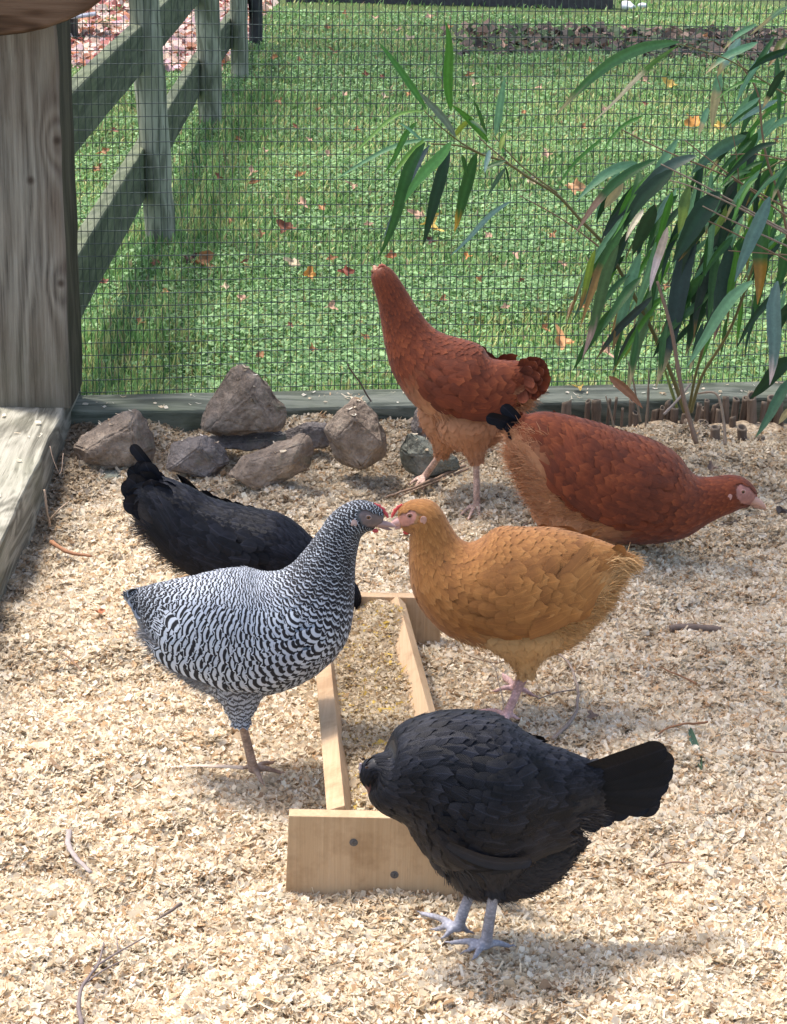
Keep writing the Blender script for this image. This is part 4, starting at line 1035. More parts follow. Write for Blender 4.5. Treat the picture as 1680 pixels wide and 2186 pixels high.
    if hd.get('comb'):
        cp = [U(x, y) for x, y in hd['comb']]; cp = smoothpath(cp, 6); h = hd.get('comb_h', 6) * dep(b0); m = len(cp); V1 = []; F1 = []
        T = nrm(np.gradient(cp, axis=0)); out = nrm(np.cross(T, n)); hc = lf.D[-3, :3]; out = out * np.sign(np.sum(out * (cp - hc), 1))[:, None]
        for i in range(m):
            hh = h * math.sin(math.pi * (i + .6) / (m + .2)) * (1 + .35 * math.sin(i * 2.1)); tk = .0017
            V1 += [cp[i] - n * tk - out[i] * .002, cp[i] - n * tk * .8 + out[i] * hh * .7, cp[i] + out[i] * hh, cp[i] + n * tk * .8 + out[i] * hh * .7, cp[i] + n * tk - out[i] * .002]
        for i in range(m - 1):
            for k in range(5): F1.append([i * 5 + k, i * 5 + (k + 1) % 5, (i + 1) * 5 + (k + 1) % 5, (i + 1) * 5 + k])
        F1 += [[0, 1, 2, 3, 4], [(m - 1) * 5 + k for k in (4, 3, 2, 1, 0)]]
        mk('comb', np.array(V1), F1, SKINM, root, {'col': np.tile([*hd['cc'], 1], (len(V1), 1))}, True)
    if hd.get('wattle'):
        wx, wy, wr = hd['wattle']
        for sg in (-1, 1):
            c = U(wx, wy, .004 * sg); v = ICO5[0]; R_ = wr * dep(c)
            Vv = c + v * np.array([R_ * 1.1, R_ * .45, R_ * .8]); mk('wattle', Vv, ICO5[1], SKINM, root, {'col': np.tile([*hd['cc'], 1], (len(Vv), 1))}, True)
    tag(root, S['label'], 'hen', 'hens in the run')
    return root

def zz(k, ox, oy, L):
    """convert stations from an enlarged detail to the frame"""
    return [(x * k + ox, y * k + oy, r * k, l) for x, y, r, l in L]
def zz3(k, ox, oy, L): return [(x * k + ox, y * k + oy, r * k) for x, y, r in L]
def z2(k, ox, oy, L): return [(x * k + ox, y * k + oy) for x, y in L]

# barred hen
K = (.375, 245, 910)
q = lambda L: z2(*K, L)
hen('barred_hen', dict(kind='bar', seed=3, ground=(545, 1650), yaw=0, label='black and white barred hen left of the trough, touching beaks with the buff hen',
    body=zz(*K, [(60, 952, 20, .5), (125, 975, 74, .6), (235, 1025, 170, .72), (365, 1085, 255, .78), (520, 1120, 315, .78), (730, 1160, 366, .76), (930, 1130, 346, .74), (1082, 1036, 296, .74), (1170, 895, 208, .76), (1225, 755, 150, .8), (1275, 640, 120, .84), (1325, 555, 106, .86), (1400, 510, 98, .80), (1475, 512, 78, .74), (1530, 525, 44, .7)]),
    legs=[dict(lat=-.028, hip=q([(700, 1300)])[0], hock=q([(718, 1662)])[0], foot=(542, 1645), toes=[(560, 1672), (600, 1650), (583, 1628), (520, 1640)], rt=.046),
          dict(lat=.03, hip=q([(760, 1300)])[0], hock=q([(690, 1600)])[0], foot=q([(740, 1640)])[0], toes=q([(760, 1560), (790, 1600)]), rt=.042, up=True)],
    legcol=(.50, .36, .28), fluff=zz3(*K, [(340, 1270, 70), (430, 1340, 118), (590, 1385, 165), (760, 1395, 170), (880, 1360, 120)]), rows=[.0034, .0052, .0074, .0088], cols=[.0032, .0050, .0080, .0115], flen=2.6, lift=.8,
    wing=dict(patch=(.16, .60, 52, 122), bulge=.017, qlen=[.14, .12, .08], d=.0086, cl=.024),
    tail=[(*q([(200, 1010)])[0], *q([(x, y)])[0], 26, l, 2) for (x, y, l) in ((48, 960, .0), (72, 1000, -.010), (98, 1045, -.014), (52, 968, .010), (70, 940, -.006), (125, 1090, -.02))],
    down=[(.10, .42, 130, 180, 2200, .016, .7)], soft=(115, 150, .40, .8), thighbar=.75, tdown=300,
    head=dict(eye=(786.5, 1104.6), er=4.4, face=(.16, .12, .12), face_r=29, ring=(.30, .23, .22), iris=(.22, .09, .03), ear=(756, 1117), ear_r=9, earc=(.42, .30, .28),
              beak=[(812, 1118), (846, 1124), (838, 1132)], bc=(.34, .22, .21), br=9, comb=[(799, 1074), (815, 1086), (830, 1104)], comb_h=4.5, cc=(.50, .07, .08), wattle=(801, 1133, 6))))
# buff hen
K = (.41667, 770, 980)
hen('buff_hen', dict(kind='buff', seed=5, ground=(1085, 1520), yaw=-6, label='golden buff hen right of the trough, touching beaks with the barred hen',
    body=zz(*K, [(1400, 520, 30, .5), (1320, 520, 82, .55), (1205, 562, 186, .7), (1060, 600, 262, .76), (880, 640, 300, .78), (720, 650, 312, .76), (560, 635, 285, .74), (440, 570, 215, .76), (385, 480, 150, .8), (355, 390, 116, .84), (318, 305, 106, .86), (262, 296, 92, .80), (215, 306, 66, .74), (196, 312, 44, .7)]),
    legs=[dict(lat=-.028, hip=q([(0, 0)])[0] and z2(*K, [(830, 820)])[0], hock=z2(*K, [(848, 1088)])[0], foot=(1080, 1530), toes=[(1028, 1517), (1050, 1548), (1083, 1556), (1105, 1535)], rt=.062),
          dict(lat=.028, hip=z2(*K, [(870, 820)])[0], hock=z2(*K, [(850, 1050)])[0], foot=(1099, 1472), toes=[(1062, 1426), (1057, 1476), (1139, 1486), (1075, 1450)], rt=.046)],
    legcol=(.66, .44, .44), fluff=zz3(*K, [(1245, 700, 60), (1160, 750, 115), (1030, 820, 170), (860, 860, 185), (740, 850, 120)]), rows=[.0026, .0045, .0085, .0130], cols=[.0028, .0048, .0090, .0145], flen=2.4, lift=.55,
    wing=dict(patch=(.22, .62, 48, 114), bulge=.024, qlen=[.15, .13, .09], d=.013, cl=.034),
    tail=[(*z2(*K, [(1230, 540)])[0], *z2(*K, [(x, y)])[0], 30, l, 1) for (x, y, l) in ((1360, 500, 0), (1350, 450, -.01), (1330, 600, -.012), (1390, 560, .008))],
    down=[(.0, .10, 60, 180, 700, .020, .6), (.06, .45, 115, 180, 4200, .021, .6), (.25, .6, 140, 180, 900, .016, .5)], thighbar=.25, tdown=1600,
    head=dict(eye=(875, 1101), er=4.8, face=(.48, .22, .17), face_r=24, ring=(.50, .29, .25), ear=(904, 1110), ear_r=9.5, earc=(.50, .28, .22),
              beak=[(857, 1112), (835, 1121), (842, 1130)], bc=(.60, .36, .33), br=13, comb=[(858, 1076), (846, 1088), (835, 1104)], comb_h=4.5, cc=(.62, .08, .08), wattle=(868, 1136, 7))))
# red hen, upright
K = (.27083, 770, 546)
hen('red_hen', dict(kind='red', seed=8, ground=(1010, 1075), yaw=-8, label='rust red hen standing tall with stretched neck in front of the mesh, head turned away',
    body=zz(*K, [(1420, 960, 90, .5), (1320, 985, 165, .6), (1180, 1015, 200, .68), (1020, 1060, 262, .74), (850, 1010, 318, .76), (645, 930, 322, .76), (475, 790, 262, .76), (375, 640, 200, .78), (300, 455, 150, .82), (240, 300, 118, .86), (190, 195, 102, .88), (155, 135, 84, .88), (135, 100, 52, .8)]),
    legs=[dict(lat=-.03, hip=z2(*K, [(840, 1230)])[0], hock=z2(*K, [(910, 1600)])[0], foot=(1018, 1078), toes=[(985, 1098), (1000, 1108), (1024, 1104), (1034, 1080)], rt=.055),
          dict(lat=.03, hip=z2(*K, [(720, 1200)])[0], hock=z2(*K, [(640, 1550)])[0], foot=(905, 1020), toes=[(872, 1036), (884, 1046), (903, 1044), (918, 1018)], rt=.055)],
    legcol=(.66, .46, .38), fluff=zz3(*K, [(1140, 1310, 90), (1020, 1350, 160), (860, 1370, 205), (700, 1330, 165), (620, 1260, 100)]), rows=[.003, .0052, .0095, .0145], cols=[.003, .005, .0095, .0150], flen=2.5, lift=.7,
    wing=dict(patch=(.14, .56, 45, 112), bulge=.022, qlen=[.17, .15, .1], d=.0145, cl=.038),
    tail=[(*z2(*K, [(1250, 960)])[0], *z2(*K, [(x, y)])[0], 25, l, 1) for (x, y, l) in ((1470, 860, 0), (1490, 930, -.012), (1495, 1000, -.018), (1465, 1065, -.024), (1430, 815, .0), (1400, 1120, -.03), (1360, 800, -.004), (1490, 960, .02), (1300, 810, -.02), (1440, 900, -.034), (1430, 980, -.042), (1390, 1060, -.046), (1340, 880, -.04), (1330, 1130, -.036), (1450, 830, -.012), (1480, 895, -.02), (1500, 965, -.026), (1480, 1035, -.03), (1400, 805, -.012), (1420, 1100, -.03), (1290, 1160, -.04), (1380, 840, -.034), (1410, 940, -.044), (1370, 1010, -.05), (1240, 1190, -.03))],
    down=[(.10, .42, 125, 180, 2400, .024, .6), (.02, .2, 120, 180, 400, .018, .6)], thighbar=.30, tdown=1600,
    head=dict(hidden=True, eye=(800, 585), face=(.3, .1, .06), face_r=1, ring=(.4, .2, .15), beak=[(801, 575), (797, 568), (799, 575)], lat=.02, bc=(.42, .22, .14), br=8, comb=[(806, 571), (815, 566), (824, 568)], comb_h=3, cc=(.5, .14, .1))))
# red hen, foraging
K = (.39583, 1015, 840)
hen('red_hen', dict(kind='red', seed=12, ground=(1290, 1188), yaw=4, label='rust red hen bending forward with black tail feathers, beak low at the right side',
    body=zz(*K, [(225, 175, 80, .5), (275, 210, 145, .6), (370, 280, 208, .7), (500, 380, 270, .76), (670, 465, 290, .78), (850, 515, 288, .78), (1010, 555, 250, .76), (1130, 585, 190, .76), (1220, 575, 134, .8), (1310, 552, 110, .84), (1392, 536, 100, .86), (1448, 545, 80, .80), (1496, 570, 48, .72)]),
    legs=[dict(lat=-.03, hip=z2(*K, [(560, 620)])[0], hock=z2(*K, [(545, 815)])[0], foot=(1240, 1196), toes=[(1262, 1202), (1252, 1212), (1228, 1210)], rt=.05),
          dict(lat=.03, hip=z2(*K, [(470, 600)])[0], hock=z2(*K, [(450, 780)])[0], foot=(1200, 1174), toes=[(1222, 1178), (1215, 1188), (1190, 1176)], rt=.05)],
    legcol=(.62, .42, .36), fluff=zz3(*K, [(310, 500, 70), (400, 585, 115), (540, 655, 150), (700, 690, 160), (860, 690, 110)]), rows=[.003, .0052, .0095, .0145], cols=[.003, .005, .0095, .0150], flen=2.5, lift=.7,
    wing=dict(patch=(.20, .66, 42, 112), bulge=.018, qlen=[.17, .15, .11], d=.0145, cl=.038),
    tail=[(*z2(*K, [(260, 190)])[0], *z2(*K, [(x, y)])[0], 28, l, 2) for (x, y, l) in ((58, 128, -.01), (142, 66, 0), (178, 238, -.014), (105, 160, .01), (160, 190, -.012))], tailkind='black',
    down=[(.0, .10, 60, 180, 500, .02, .6), (.05, .45, 115, 180, 4200, .026, .65)], thighbar=.25, tdown=500,
    head=dict(eye=(1586, 1050), er=4.2, face=(.38, .17, .14), face_r=29, ring=(.50, .30, .26), ear=(1558, 1062), ear_r=8, earc=(.46, .25, .21),
              beak=[(1606, 1068), (1636, 1086), (1625, 1086)], bc=(.52, .30, .23), br=12, comb=[(1596, 1036), (1606, 1046), (1616, 1059)], comb_h=4.5, cc=(.28, .06, .04))))
# black hen behind
K = (.41667, 0, 770)
hen('black_hen', dict(kind='black', seed=15, ground=(520, 1345), yaw=-14, label='black hen with raised tail behind the barred hen, head down in the trough',
    body=zz(*K, [(680, 660, 85, .5), (765, 705, 138, .6), (880, 780, 172, .7), (1000, 870, 195, .76), (1180, 950, 222, .78), (1370, 1000, 232, .78), (1510, 1060, 196, .76), (1610, 1100, 135, .78), (1690, 1130, 85, .82), (1770, 1170, 62, .84), (1798, 1225, 55, .8), (1788, 1285, 42, .7)]),
    legs=[dict(lat=-.028, hip=z2(*K, [(1120, 1150)])[0], hock=z2(*K, [(1150, 1290)])[0], foot=(505, 1350), toes=[(530, 1362), (515, 1370), (490, 1365)], rt=.045),
          dict(lat=.028, hip=z2(*K, [(1200, 1150)])[0], hock=z2(*K, [(1260, 1280)])[0], foot=(535, 1330), toes=[(560, 1340), (548, 1350), (520, 1345)], rt=.045)],
    legcol=(.25, .25, .30),
    wing=dict(patch=(.24, .64, 46, 118), bulge=.016, qlen=[.14, .125, .09], d=.0125, cl=.032),
    tail=[(*z2(*K, [(850, 740)])[0], *z2(*K, [(x, y)])[0], w_ * 1.7, l, b_) for (x, y, w_, l, b_) in ((672, 432, 16, 0, 10), (700, 520, 24, -.008, 4), (655, 555, 24, .006, 6), (740, 520, 28, -.01, -2), (620, 640, 30, -.012, 2), (790, 560, 30, .01, -6), (640, 690, 30, -.02, -2), (830, 600, 30, -.005, -8), (680, 770, 30, -.028, -3), (900, 640, 30, -.01, -8), (650, 600, 28, -.016, 0), (720, 570, 30, -.014, -2), (630, 730, 28, -.026, -3), (770, 610, 30, -.02, -6), (860, 640, 30, -.022, -8))],
    down=[(.10, .34, 130, 180, 900, .028, .9)], thighbar=.2, tdown=300,
    head=dict(eye=(750, 1285), er=3.6, face=(.05, .03, .035), face_r=10, ring=(.12, .07, .08),
              beak=[(738, 1316), (729, 1336), (733, 1337)], bc=(.40, .22, .24), br=8, comb=[(758, 1292), (756, 1304), (748, 1316)], comb_h=2, cc=(.35, .06, .08))))
# black hen in front
K = (.52083, 595, 1435)
hen('black_hen', dict(kind='black', seed=19, ground=(1045, 2018), yaw=12, label='large black hen in the foreground with fanned tail, pecking over the trough front board',
    body=zz(*K, [(1290, 468, 118, .5), (1185, 485, 176, .58), (1055, 495, 225, .68), (905, 495, 300, .76), (765, 470, 325, .78), (645, 415, 275, .78), (560, 405, 232, .78), (490, 412, 190, .8), (440, 420, 148, .8), (412, 412, 100, .84), (394, 396, 62, .86), (378, 410, 50, .84), (370, 440, 38, .8), (373, 468, 24, .7)]),
    legs=[dict(lat=-.028, hip=z2(*K, [(880, 700)])[0], hock=z2(*K, [(885, 885)])[0], foot=(1036, 2020), toes=[(1012, 2046), (962, 2013), (1000, 2030), (1088, 2020)], rt=.05, rs=.0068),
          dict(lat=.028, hip=z2(*K, [(800, 700)])[0], hock=z2(*K, [(800, 862)])[0], foot=(976, 1984), toes=[(895, 1948), (930, 1985), (950, 2000), (1000, 1990)], rt=.05, rs=.0068)],
    legcol=(.34, .35, .42), fluff=zz3(*K, [(1200, 690, 60), (1110, 755, 115), (980, 790, 160), (830, 780, 170), (720, 720, 120)]), rows=[.0026, .0045, .0085, .0125], cols=[.0028, .0048, .0090, .0150], flen=2.4,
    wing=dict(patch=(.22, .70, 40, 128), bulge=.016, qlen=[.155, .13, .09], d=.013, cl=.034, skew=-.02, flat=.088, free=[(*z2(*K, [(690, 700)])[0], *z2(*K, [(1035, 770)])[0], 30, 22, .72)]),
    tail=[(*z2(*K, [(1170, 450)])[0], *z2(*K, [(x, y)])[0], w_, l, b_) for (x, y, w_, l, b_) in ((1560, 560, 56, .018, 2), (1440, 585, 54, -.002, 2), (1520, 560, 56, -.005, 2), (1570, 515, 58, -.008, 2), (1600, 465, 60, -.011, 3), (1618, 410, 62, -.014, 3), (1622, 360, 64, -.017, 3), (1590, 315, 66, -.021, 3), (1370, 620, 46, -.004, 2), (1310, 650, 38, -.006, 2), (1590, 320, 60, .01, 3))],
    down=[(.02, .2, 110, 180, 700, .026, .9), (.16, .5, 140, 180, 1500, .028, .8)], thighbar=.5, tdown=500,
    head=dict(eye=(783, 1638), er=2.8, face=(.03, .025, .03), face_r=12, ring=(.06, .05, .055),
              beak=[(787, 1676), (792, 1704), (797, 1700)], bc=(.12, .05, .05), br=9, comb=[(768, 1630), (770, 1648), (778, 1666)], comb_h=3.5, cc=(.28, .24, .28), wattle=(800, 1680, 6))))
# ------------------------------------------------------------------ bamboo
def sstep(x): x = np.clip(x, 0, 1); return x * x * (3 - 2 * x)
def bleaf(x0, y0, x1, y1, w, Y0, Y1, arch, col, tipcol, tipf, r_, face=0.0):
    a = at(x0, y0, Y0); b = at(x1, y1, Y1); L = np.linalg.norm(b - a); m = 12; t = np.linspace(0, 1, m)
    d = nrm(b - a); side = nrm(np.cross(d, FW)); up = np.array([0, 0, 1.0])
    P = a[None] * (1 - t)[:, None] + b[None] * t[:, None] + up * ((arch + .045) * L * np.sin(t * math.pi))[:, None] + side * (r_.normal(0, .012) * L * np.sin(t * 2 * math.pi))[:, None]
    T = nrm(np.gradient(P, axis=0)); S = np.stack([nrm(np.cross(tt, FW)) for tt in T]); N = nrm(np.cross(T, S))
    tw = face + r_.normal(0, .35) * t; S2 = S * np.cos(tw)[:, None] + N * np.sin(tw)[:, None]; N2 = nrm(np.cross(T, S2))
    W = w * .88 / FPX * np.dot(a - CP, FW) * .5; sh = np.interp(t, [0, .06, .25, .5, .8, .95, 1], [.12, .5, .95, 1, .62, .2, .03]); fold = .28
    V = []; C = []
    for i in range(m):
        for k, u in enumerate((-1, -.5, 0, .5, 1)):
            V.append(P[i] + S2[i] * u * W * sh[i] * (1 + .05 * math.sin(i * 2.3 + k)) + N2[i] * abs(u) * W * sh[i] * fold)
            f = float(sstep((t[i] - (1 - tipf) + r_.normal(0, .03)) / .06)) if tipf > 0 else 0
            cc = np.array(col) * (1 - f) + np.array(tipcol) * f; cc = cc * (1.12 if abs(u) > .9 else 1.0) * (1.35 if u == 0 else 1)
            C.append((*cc, 1))
    F = [(i * 5 + j, i * 5 + j + 1, (i + 1) * 5 + j + 1, (i + 1) * 5 + j) for i in range(m - 1) for j in range(4)]
    return np.array(V), np.array(F), np.array(C)
def bamboo():
    r_ = np.random.default_rng(23)
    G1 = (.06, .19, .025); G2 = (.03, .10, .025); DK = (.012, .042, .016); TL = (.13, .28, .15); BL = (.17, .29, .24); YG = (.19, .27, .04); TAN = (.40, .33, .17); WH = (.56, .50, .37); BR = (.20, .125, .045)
    L = []
    def a(x0, y0, x1, y1, w, c, tip=TAN, tf=0.0, arch=.0, Y=None, face=None): L.append((x0, y0, x1, y1, w, c, tip, tf, arch, Y, face))
    # arching cane on the left
    a(910, 233, 807, 88, 19, G1, arch=-.03, Y=3.95); a(963, 237, 950, 43, 25, G1, Y=3.95); a(1057, 290, 1078, 163, 19, TL, Y=3.97); a(1043, 303, 963, 223, 17, G1); a(1040, 290, 1010, 213, 9, G2)
    a(970, 293, 1007, 247, 15, YG); a(973, 293, 893, 193, 18, (.13, .17, .11)); a(907, 237, 727, 350, 9, (.20, .36, .08), arch=.08); a(890, 260, 820, 370, 15, G1); a(930, 297, 710, 387, 12, (.15, .30, .15), arch=.04)
    a(913, 293, 837, 377, 16, (.15, .30, .05)); a(907, 305, 807, 553, 32, G2, arch=.03); a(917, 310, 815, 517, 24, (.03, .055, .06), face=.5); a(963, 303, 863, 433, 28, (.10, .27, .06)); a(960, 320, 902, 528, 30, DK, arch=.01, face=.3)
    a(1017, 327, 970, 497, 30, G2, (.40, .25, .04), .2); a(1080, 343, 1027, 367, 15, G2); a(1077, 360, 1040, 420, 12, (.06, .12, .07)); a(1090, 430, 960, 547, 13, BL); a(1073, 283, 1073, 330, 12, G1); a(1077, 353, 1090, 402, 6, DK); a(1068, 320, 1078, 285, 14, YG); a(1045, 320, 1035, 370, 13, BL); a(1000, 255, 1040, 290, 12, G2)
    a(900, 300, 850, 262, 10, TL); a(985, 330, 1000, 380, 12, G2)
    # right group
    a(1450, 90, 1183, 250, 28, (.06, .16, .05), TAN, .13, arch=.10, Y=3.9); a(1447, 97, 1263, 263, 19, (.08, .18, .05), WH, .62, arch=.0, Y=3.9); a(1373, 247, 1283, 330, 10, G1, arch=.1); a(1290, 290, 1187, 407, 9, G1, arch=.04)
    a(1580, 82, 1530, 165, 24, (.22, .36, .30), TAN, .3); a(1643, 103, 1573, 213, 16, BL, arch=.05); a(1613, 197, 1560, 273, 24, TL); a(1680, 80, 1640, 143, 20, (.10, .13, .03), BR, .55); a(1657, 113, 1662, 277, 20, G2); a(1640, 180, 1527, 213, 10, G1, arch=.12)
    a(1535, 150, 1520, 275, 24, TL, TAN, .62); a(1512, 230, 1490, 290, 16, TL, TAN, .4); a(1620, 187, 1578, 295, 28, G2); a(1660, 213, 1575, 262, 15, BL); a(1593, 290, 1475, 372, 32, (.07, .15, .09), arch=.05); a(1617, 283, 1557, 390, 26, G2, arch=.05)
    a(1447, 297, 1380, 410, 22, TL); a(1360, 347, 1230, 430, 24, TL, arch=.07); a(1403, 340, 1227, 500, 24, G2, (.33, .20, .14), .35, arch=.09); a(1487, 333, 1333, 450, 32, (.05, .09, .07), arch=.07); a(1437, 363, 1330, 493, 42, DK, arch=.06); a(1330, 390, 1290, 445, 26, TAN); a(1367, 387, 1320, 460, 22, G1); a(1373, 447, 1335, 515, 16, WH)
    a(1437, 410, 1395, 480, 17, BL); a(1397, 437, 1350, 545, 40, DK); a(1473, 397, 1448, 500, 28, (.07, .13, .02), YG, .5); a(1537, 410, 1435, 562, 50, DK, arch=.04); a(1570, 367, 1535, 535, 40, DK); a(1643, 420, 1568, 602, 36, (.10, .18, .15), arch=.0, Y=3.72); a(1587, 460, 1547, 560, 15, TL)
    a(1633, 447, 1617, 650, 46, G2, (.22, .12, .02), .42); a(1330, 460, 1208, 698, 15, TL, BR, .3, arch=.06); a(1332, 480, 1238, 702, 36, G2, BR, .5, arch=.03); a(1270, 533, 1236, 664, 20, YG, BR, .3); a(1320, 523, 1243, 765, 28, (.06, .12, .05), (.35, .25, .22), .25); a(1367, 540, 1306, 752, 30, TL, BR, .25, arch=.02); a(1400, 517, 1351, 702, 28, TL, TAN, .2)
    a(1425, 485, 1387, 622, 22, (.42, .33, .27), (.55, .45, .45), .5, Y=3.75); a(1390, 620, 1338, 845, 28, (.10, .18, .08), TAN, .2, arch=.03); a(1487, 490, 1408, 812, 46, (.025, .05, .045), TAN, .12, arch=.03); a(1530, 533, 1463, 760, 44, DK, TAN, .1, arch=.03); a(1453, 490, 1353, 677, 24, G2); a(1557, 523, 1525, 725, 44, (.03, .06, .05), (.3, .17, .12), .14); a(1607, 600, 1465, 785, 32, TL, arch=.05, Y=3.75)
    a(1660, 600, 1643, 822, 36, (.10, .17, .15), (.55, .42, .38), .2, Y=3.7); a(1680, 600, 1572, 745, 18, DK, arch=.04); a(1553, 677, 1537, 763, 9, G2); a(1608, 655, 1590, 770, 8, DK); a(1700, 765, 1600, 852, 38, DK, arch=.05, Y=3.75); a(1700, 800, 1612, 935, 26, (.05, .12, .06), arch=.0, Y=3.7); a(1690, 870, 1662, 905, 16, TAN, Y=3.7); a(1690, 640, 1640, 740, 26, DK); a(1700, 480, 1650, 640, 28, G2); a(1690, 330, 1640, 440, 24, G2); a(1680, 380, 1600, 500, 22, G2); a(1690, 10, 1600, 75, 12, (.2, .32, .18), TAN, .5)
    a(1500, 690, 1470, 800, 16, DK, TAN, .3); a(1330, 640, 1300, 740, 12, BR); a(1360, 700, 1345, 830, 14, G2, TAN, .3); a(1425, 690, 1400, 830, 16, G2, TAN, .3); a(1225, 640, 1205, 690, 6, BR)
    # deeper, darker leaves inside the clump
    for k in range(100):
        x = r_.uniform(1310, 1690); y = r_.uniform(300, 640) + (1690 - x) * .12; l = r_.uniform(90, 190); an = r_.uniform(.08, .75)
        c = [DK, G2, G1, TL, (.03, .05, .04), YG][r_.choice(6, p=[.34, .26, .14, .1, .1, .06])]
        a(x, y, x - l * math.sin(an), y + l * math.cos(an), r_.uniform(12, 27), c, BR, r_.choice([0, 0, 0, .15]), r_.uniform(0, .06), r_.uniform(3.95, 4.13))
    for k in range(34):
        x = r_.uniform(1585, 1730); y = r_.uniform(50, 380); l = r_.uniform(70, 150); an = r_.uniform(.25, 1.1)
        a(x, y, x - l * math.sin(an), y + l * math.cos(an), r_.uniform(9, 20), [G1, G2, TL, DK, BL][r_.choice(5, p=[.3, .3, .2, .12, .08])], TAN, r_.choice([0, 0, 0, .25]), r_.uniform(.02, .1), r_.uniform(3.8, 4.1))
    parts = []
    base = gnd(1462, 905)
    root = empty('bamboo_plant', base)
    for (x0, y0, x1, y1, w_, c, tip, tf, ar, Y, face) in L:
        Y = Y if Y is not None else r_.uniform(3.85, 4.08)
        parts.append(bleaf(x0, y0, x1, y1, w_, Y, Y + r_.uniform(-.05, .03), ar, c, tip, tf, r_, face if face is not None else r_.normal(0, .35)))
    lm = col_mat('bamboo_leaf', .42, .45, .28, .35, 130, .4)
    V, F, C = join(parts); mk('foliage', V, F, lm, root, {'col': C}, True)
    sm = col_mat('bamboo_cane', .5, .35, 0, .25, 120, .3)
    def cane(pts, r0, r1, col, Y0=4.0, Y1=4.0, name='cane'):
        P = smoothpath([at(x, y, Y0 + (Y1 - Y0) * i / (len(pts) - 1)) for i, (x, y) in enumerate(pts)], 8); R = np.linspace(r0, r1, len(P))
        # nodes
        R = R * (1 + .22 * (np.arange(len(P)) % 9 == 4)); v, f = tube(P, R, 8)
        mk(name, v, f, sm, root, {'col': np.tile([*col, 1], (len(v), 1))}, True)
    b = .0011
    OL = (.15, .13, .05); BW = (.19, .12, .07); GB = (.24, .18, .13)
    cane([(920, 307), (983, 312), (1030, 330), (1080, 347), (1130, 380), (1190, 417), (1237, 467), (1290, 523), (1330, 590), (1385, 690), (1430, 790), (1462, 880)], .0014, .0042, OL, 3.96, 4.05)
    cane([(905, 236), (940, 270), (985, 305), (1030, 330)], .0009, .0016, OL, 3.95, 3.97, 'twig'); cane([(1055, 290), (1080, 320), (1120, 360), (1190, 412)], .0009, .0016, OL, 3.97, 3.98, 'twig'); cane([(1020, 290), (1040, 310), (1085, 348)], .0008, .0014, BW, 3.97, 3.97, 'twig')
    cane([(1110, 418), (1200, 468), (1287, 533)], .0008, .0016, BW, 4.0, 4.0, 'twig')
    cane([(1320, 273), (1415, 320), (1553, 377), (1690, 450)], .001, .0018, BW, 3.95, 3.9, 'twig'); cane([(1410, 350), (1500, 395), (1600, 450), (1690, 500)], .0012, .0022, GB, 3.9, 3.85, 'twig'); cane([(1463, 300), (1520, 345), (1577, 387), (1690, 470)], .0009, .0018, BW, 3.92, 3.88, 'twig')
    cane([(1447, 93), (1553, 127), (1637, 177), (1700, 215)], .0009, .0018, OL, 3.9, 3.9, 'twig'); cane([(1575, 130), (1617, 197), (1627, 283), (1640, 350), (1667, 430), (1690, 560)], .0014, .0026, BW, 3.93, 3.9, 'cane')
    cane([(1530, 160), (1560, 270), (1572, 330), (1577, 387)], .0006, .0010, BW, 3.9, 3.9, 'twig'); cane([(1430, 385), (1480, 400), (1570, 440), (1690, 505)], .001, .002, GB, 3.87, 3.85, 'twig'); cane([(1500, 440), (1560, 470), (1690, 530)], .001, .0018, GB, 3.85, 3.85, 'twig'); cane([(1480, 465), (1530, 480), (1690, 560)], .001, .0016, BW, 3.86, 3.84, 'twig'); cane([(1555, 535), (1620, 540), (1690, 545)], .0008, .0014, BW, 3.85, 3.85, 'twig')
    cane([(1560, 330), (1620, 330), (1690, 345)], .0009, .0014, BW, 3.9, 3.9, 'twig'); cane([(1570, 387), (1620, 370), (1690, 330)], .0009, .0016, OL, 3.93, 3.93, 'twig')
    cane([(1403, 600), (1433, 703), (1457, 840), (1487, 947)], .0026, .0045, (.20, .13, .09), 3.86, 3.80)
    cane([(1640, 440), (1610, 560), (1560, 700), (1500, 800), (1475, 880)], .0018, .0035, OL, 3.95, 4.04); cane([(1560, 540), (1520, 680), (1485, 800), (1470, 885)], .0016, .003, OL, 4.0, 4.06); cane([(1375, 650), (1410, 760), (1445, 870)], .0012, .003, (.2, .25, .08), 4.03, 4.06)
    cane([(1350, 800), (1360, 860), (1368, 900)], .0012, .0022, GB, 3.98, 3.98); cane([(1475, 818), (1450, 850), (1417, 885)], .002, .0026, (.28, .23, .2), 3.93, 3.9); cane([(1490, 840), (1530, 842), (1545, 900), (1548, 950)], .0016, .0032, GB, 3.86, 3.8); cane([(1293, 845), (1303, 880), (1312, 920)], .0012, .002, GB, 3.93, 3.93); cane([(1385, 790), (1383, 850), (1378, 910)], .001, .002, GB, 3.97, 3.97); cane([(1340, 770), (1355, 830), (1366, 890)], .001, .0018, (.25, .18, .12), 4.0, 3.98)
    # withered sheath low on the left
    v, f, c = bleaf(1300, 803, 1372, 872, 22, 3.95, 3.93, 0, (.26, .12, .06), BR, 0, r_, .3); mk('dry_sheath', v, f, lm, root, {'col': c}, True)
    tag(root, 'leafy green bamboo with drooping long leaves and dry tips beside the mesh', 'bamboo')
bamboo()
ORD = 'first second third fourth fifth sixth seventh eighth ninth tenth eleventh twelfth thirteenth fourteenth fifteenth sixteenth seventeenth eighteenth nineteenth twentieth twenty-first twenty-second twenty-third twenty-fourth twenty-fifth'.split()
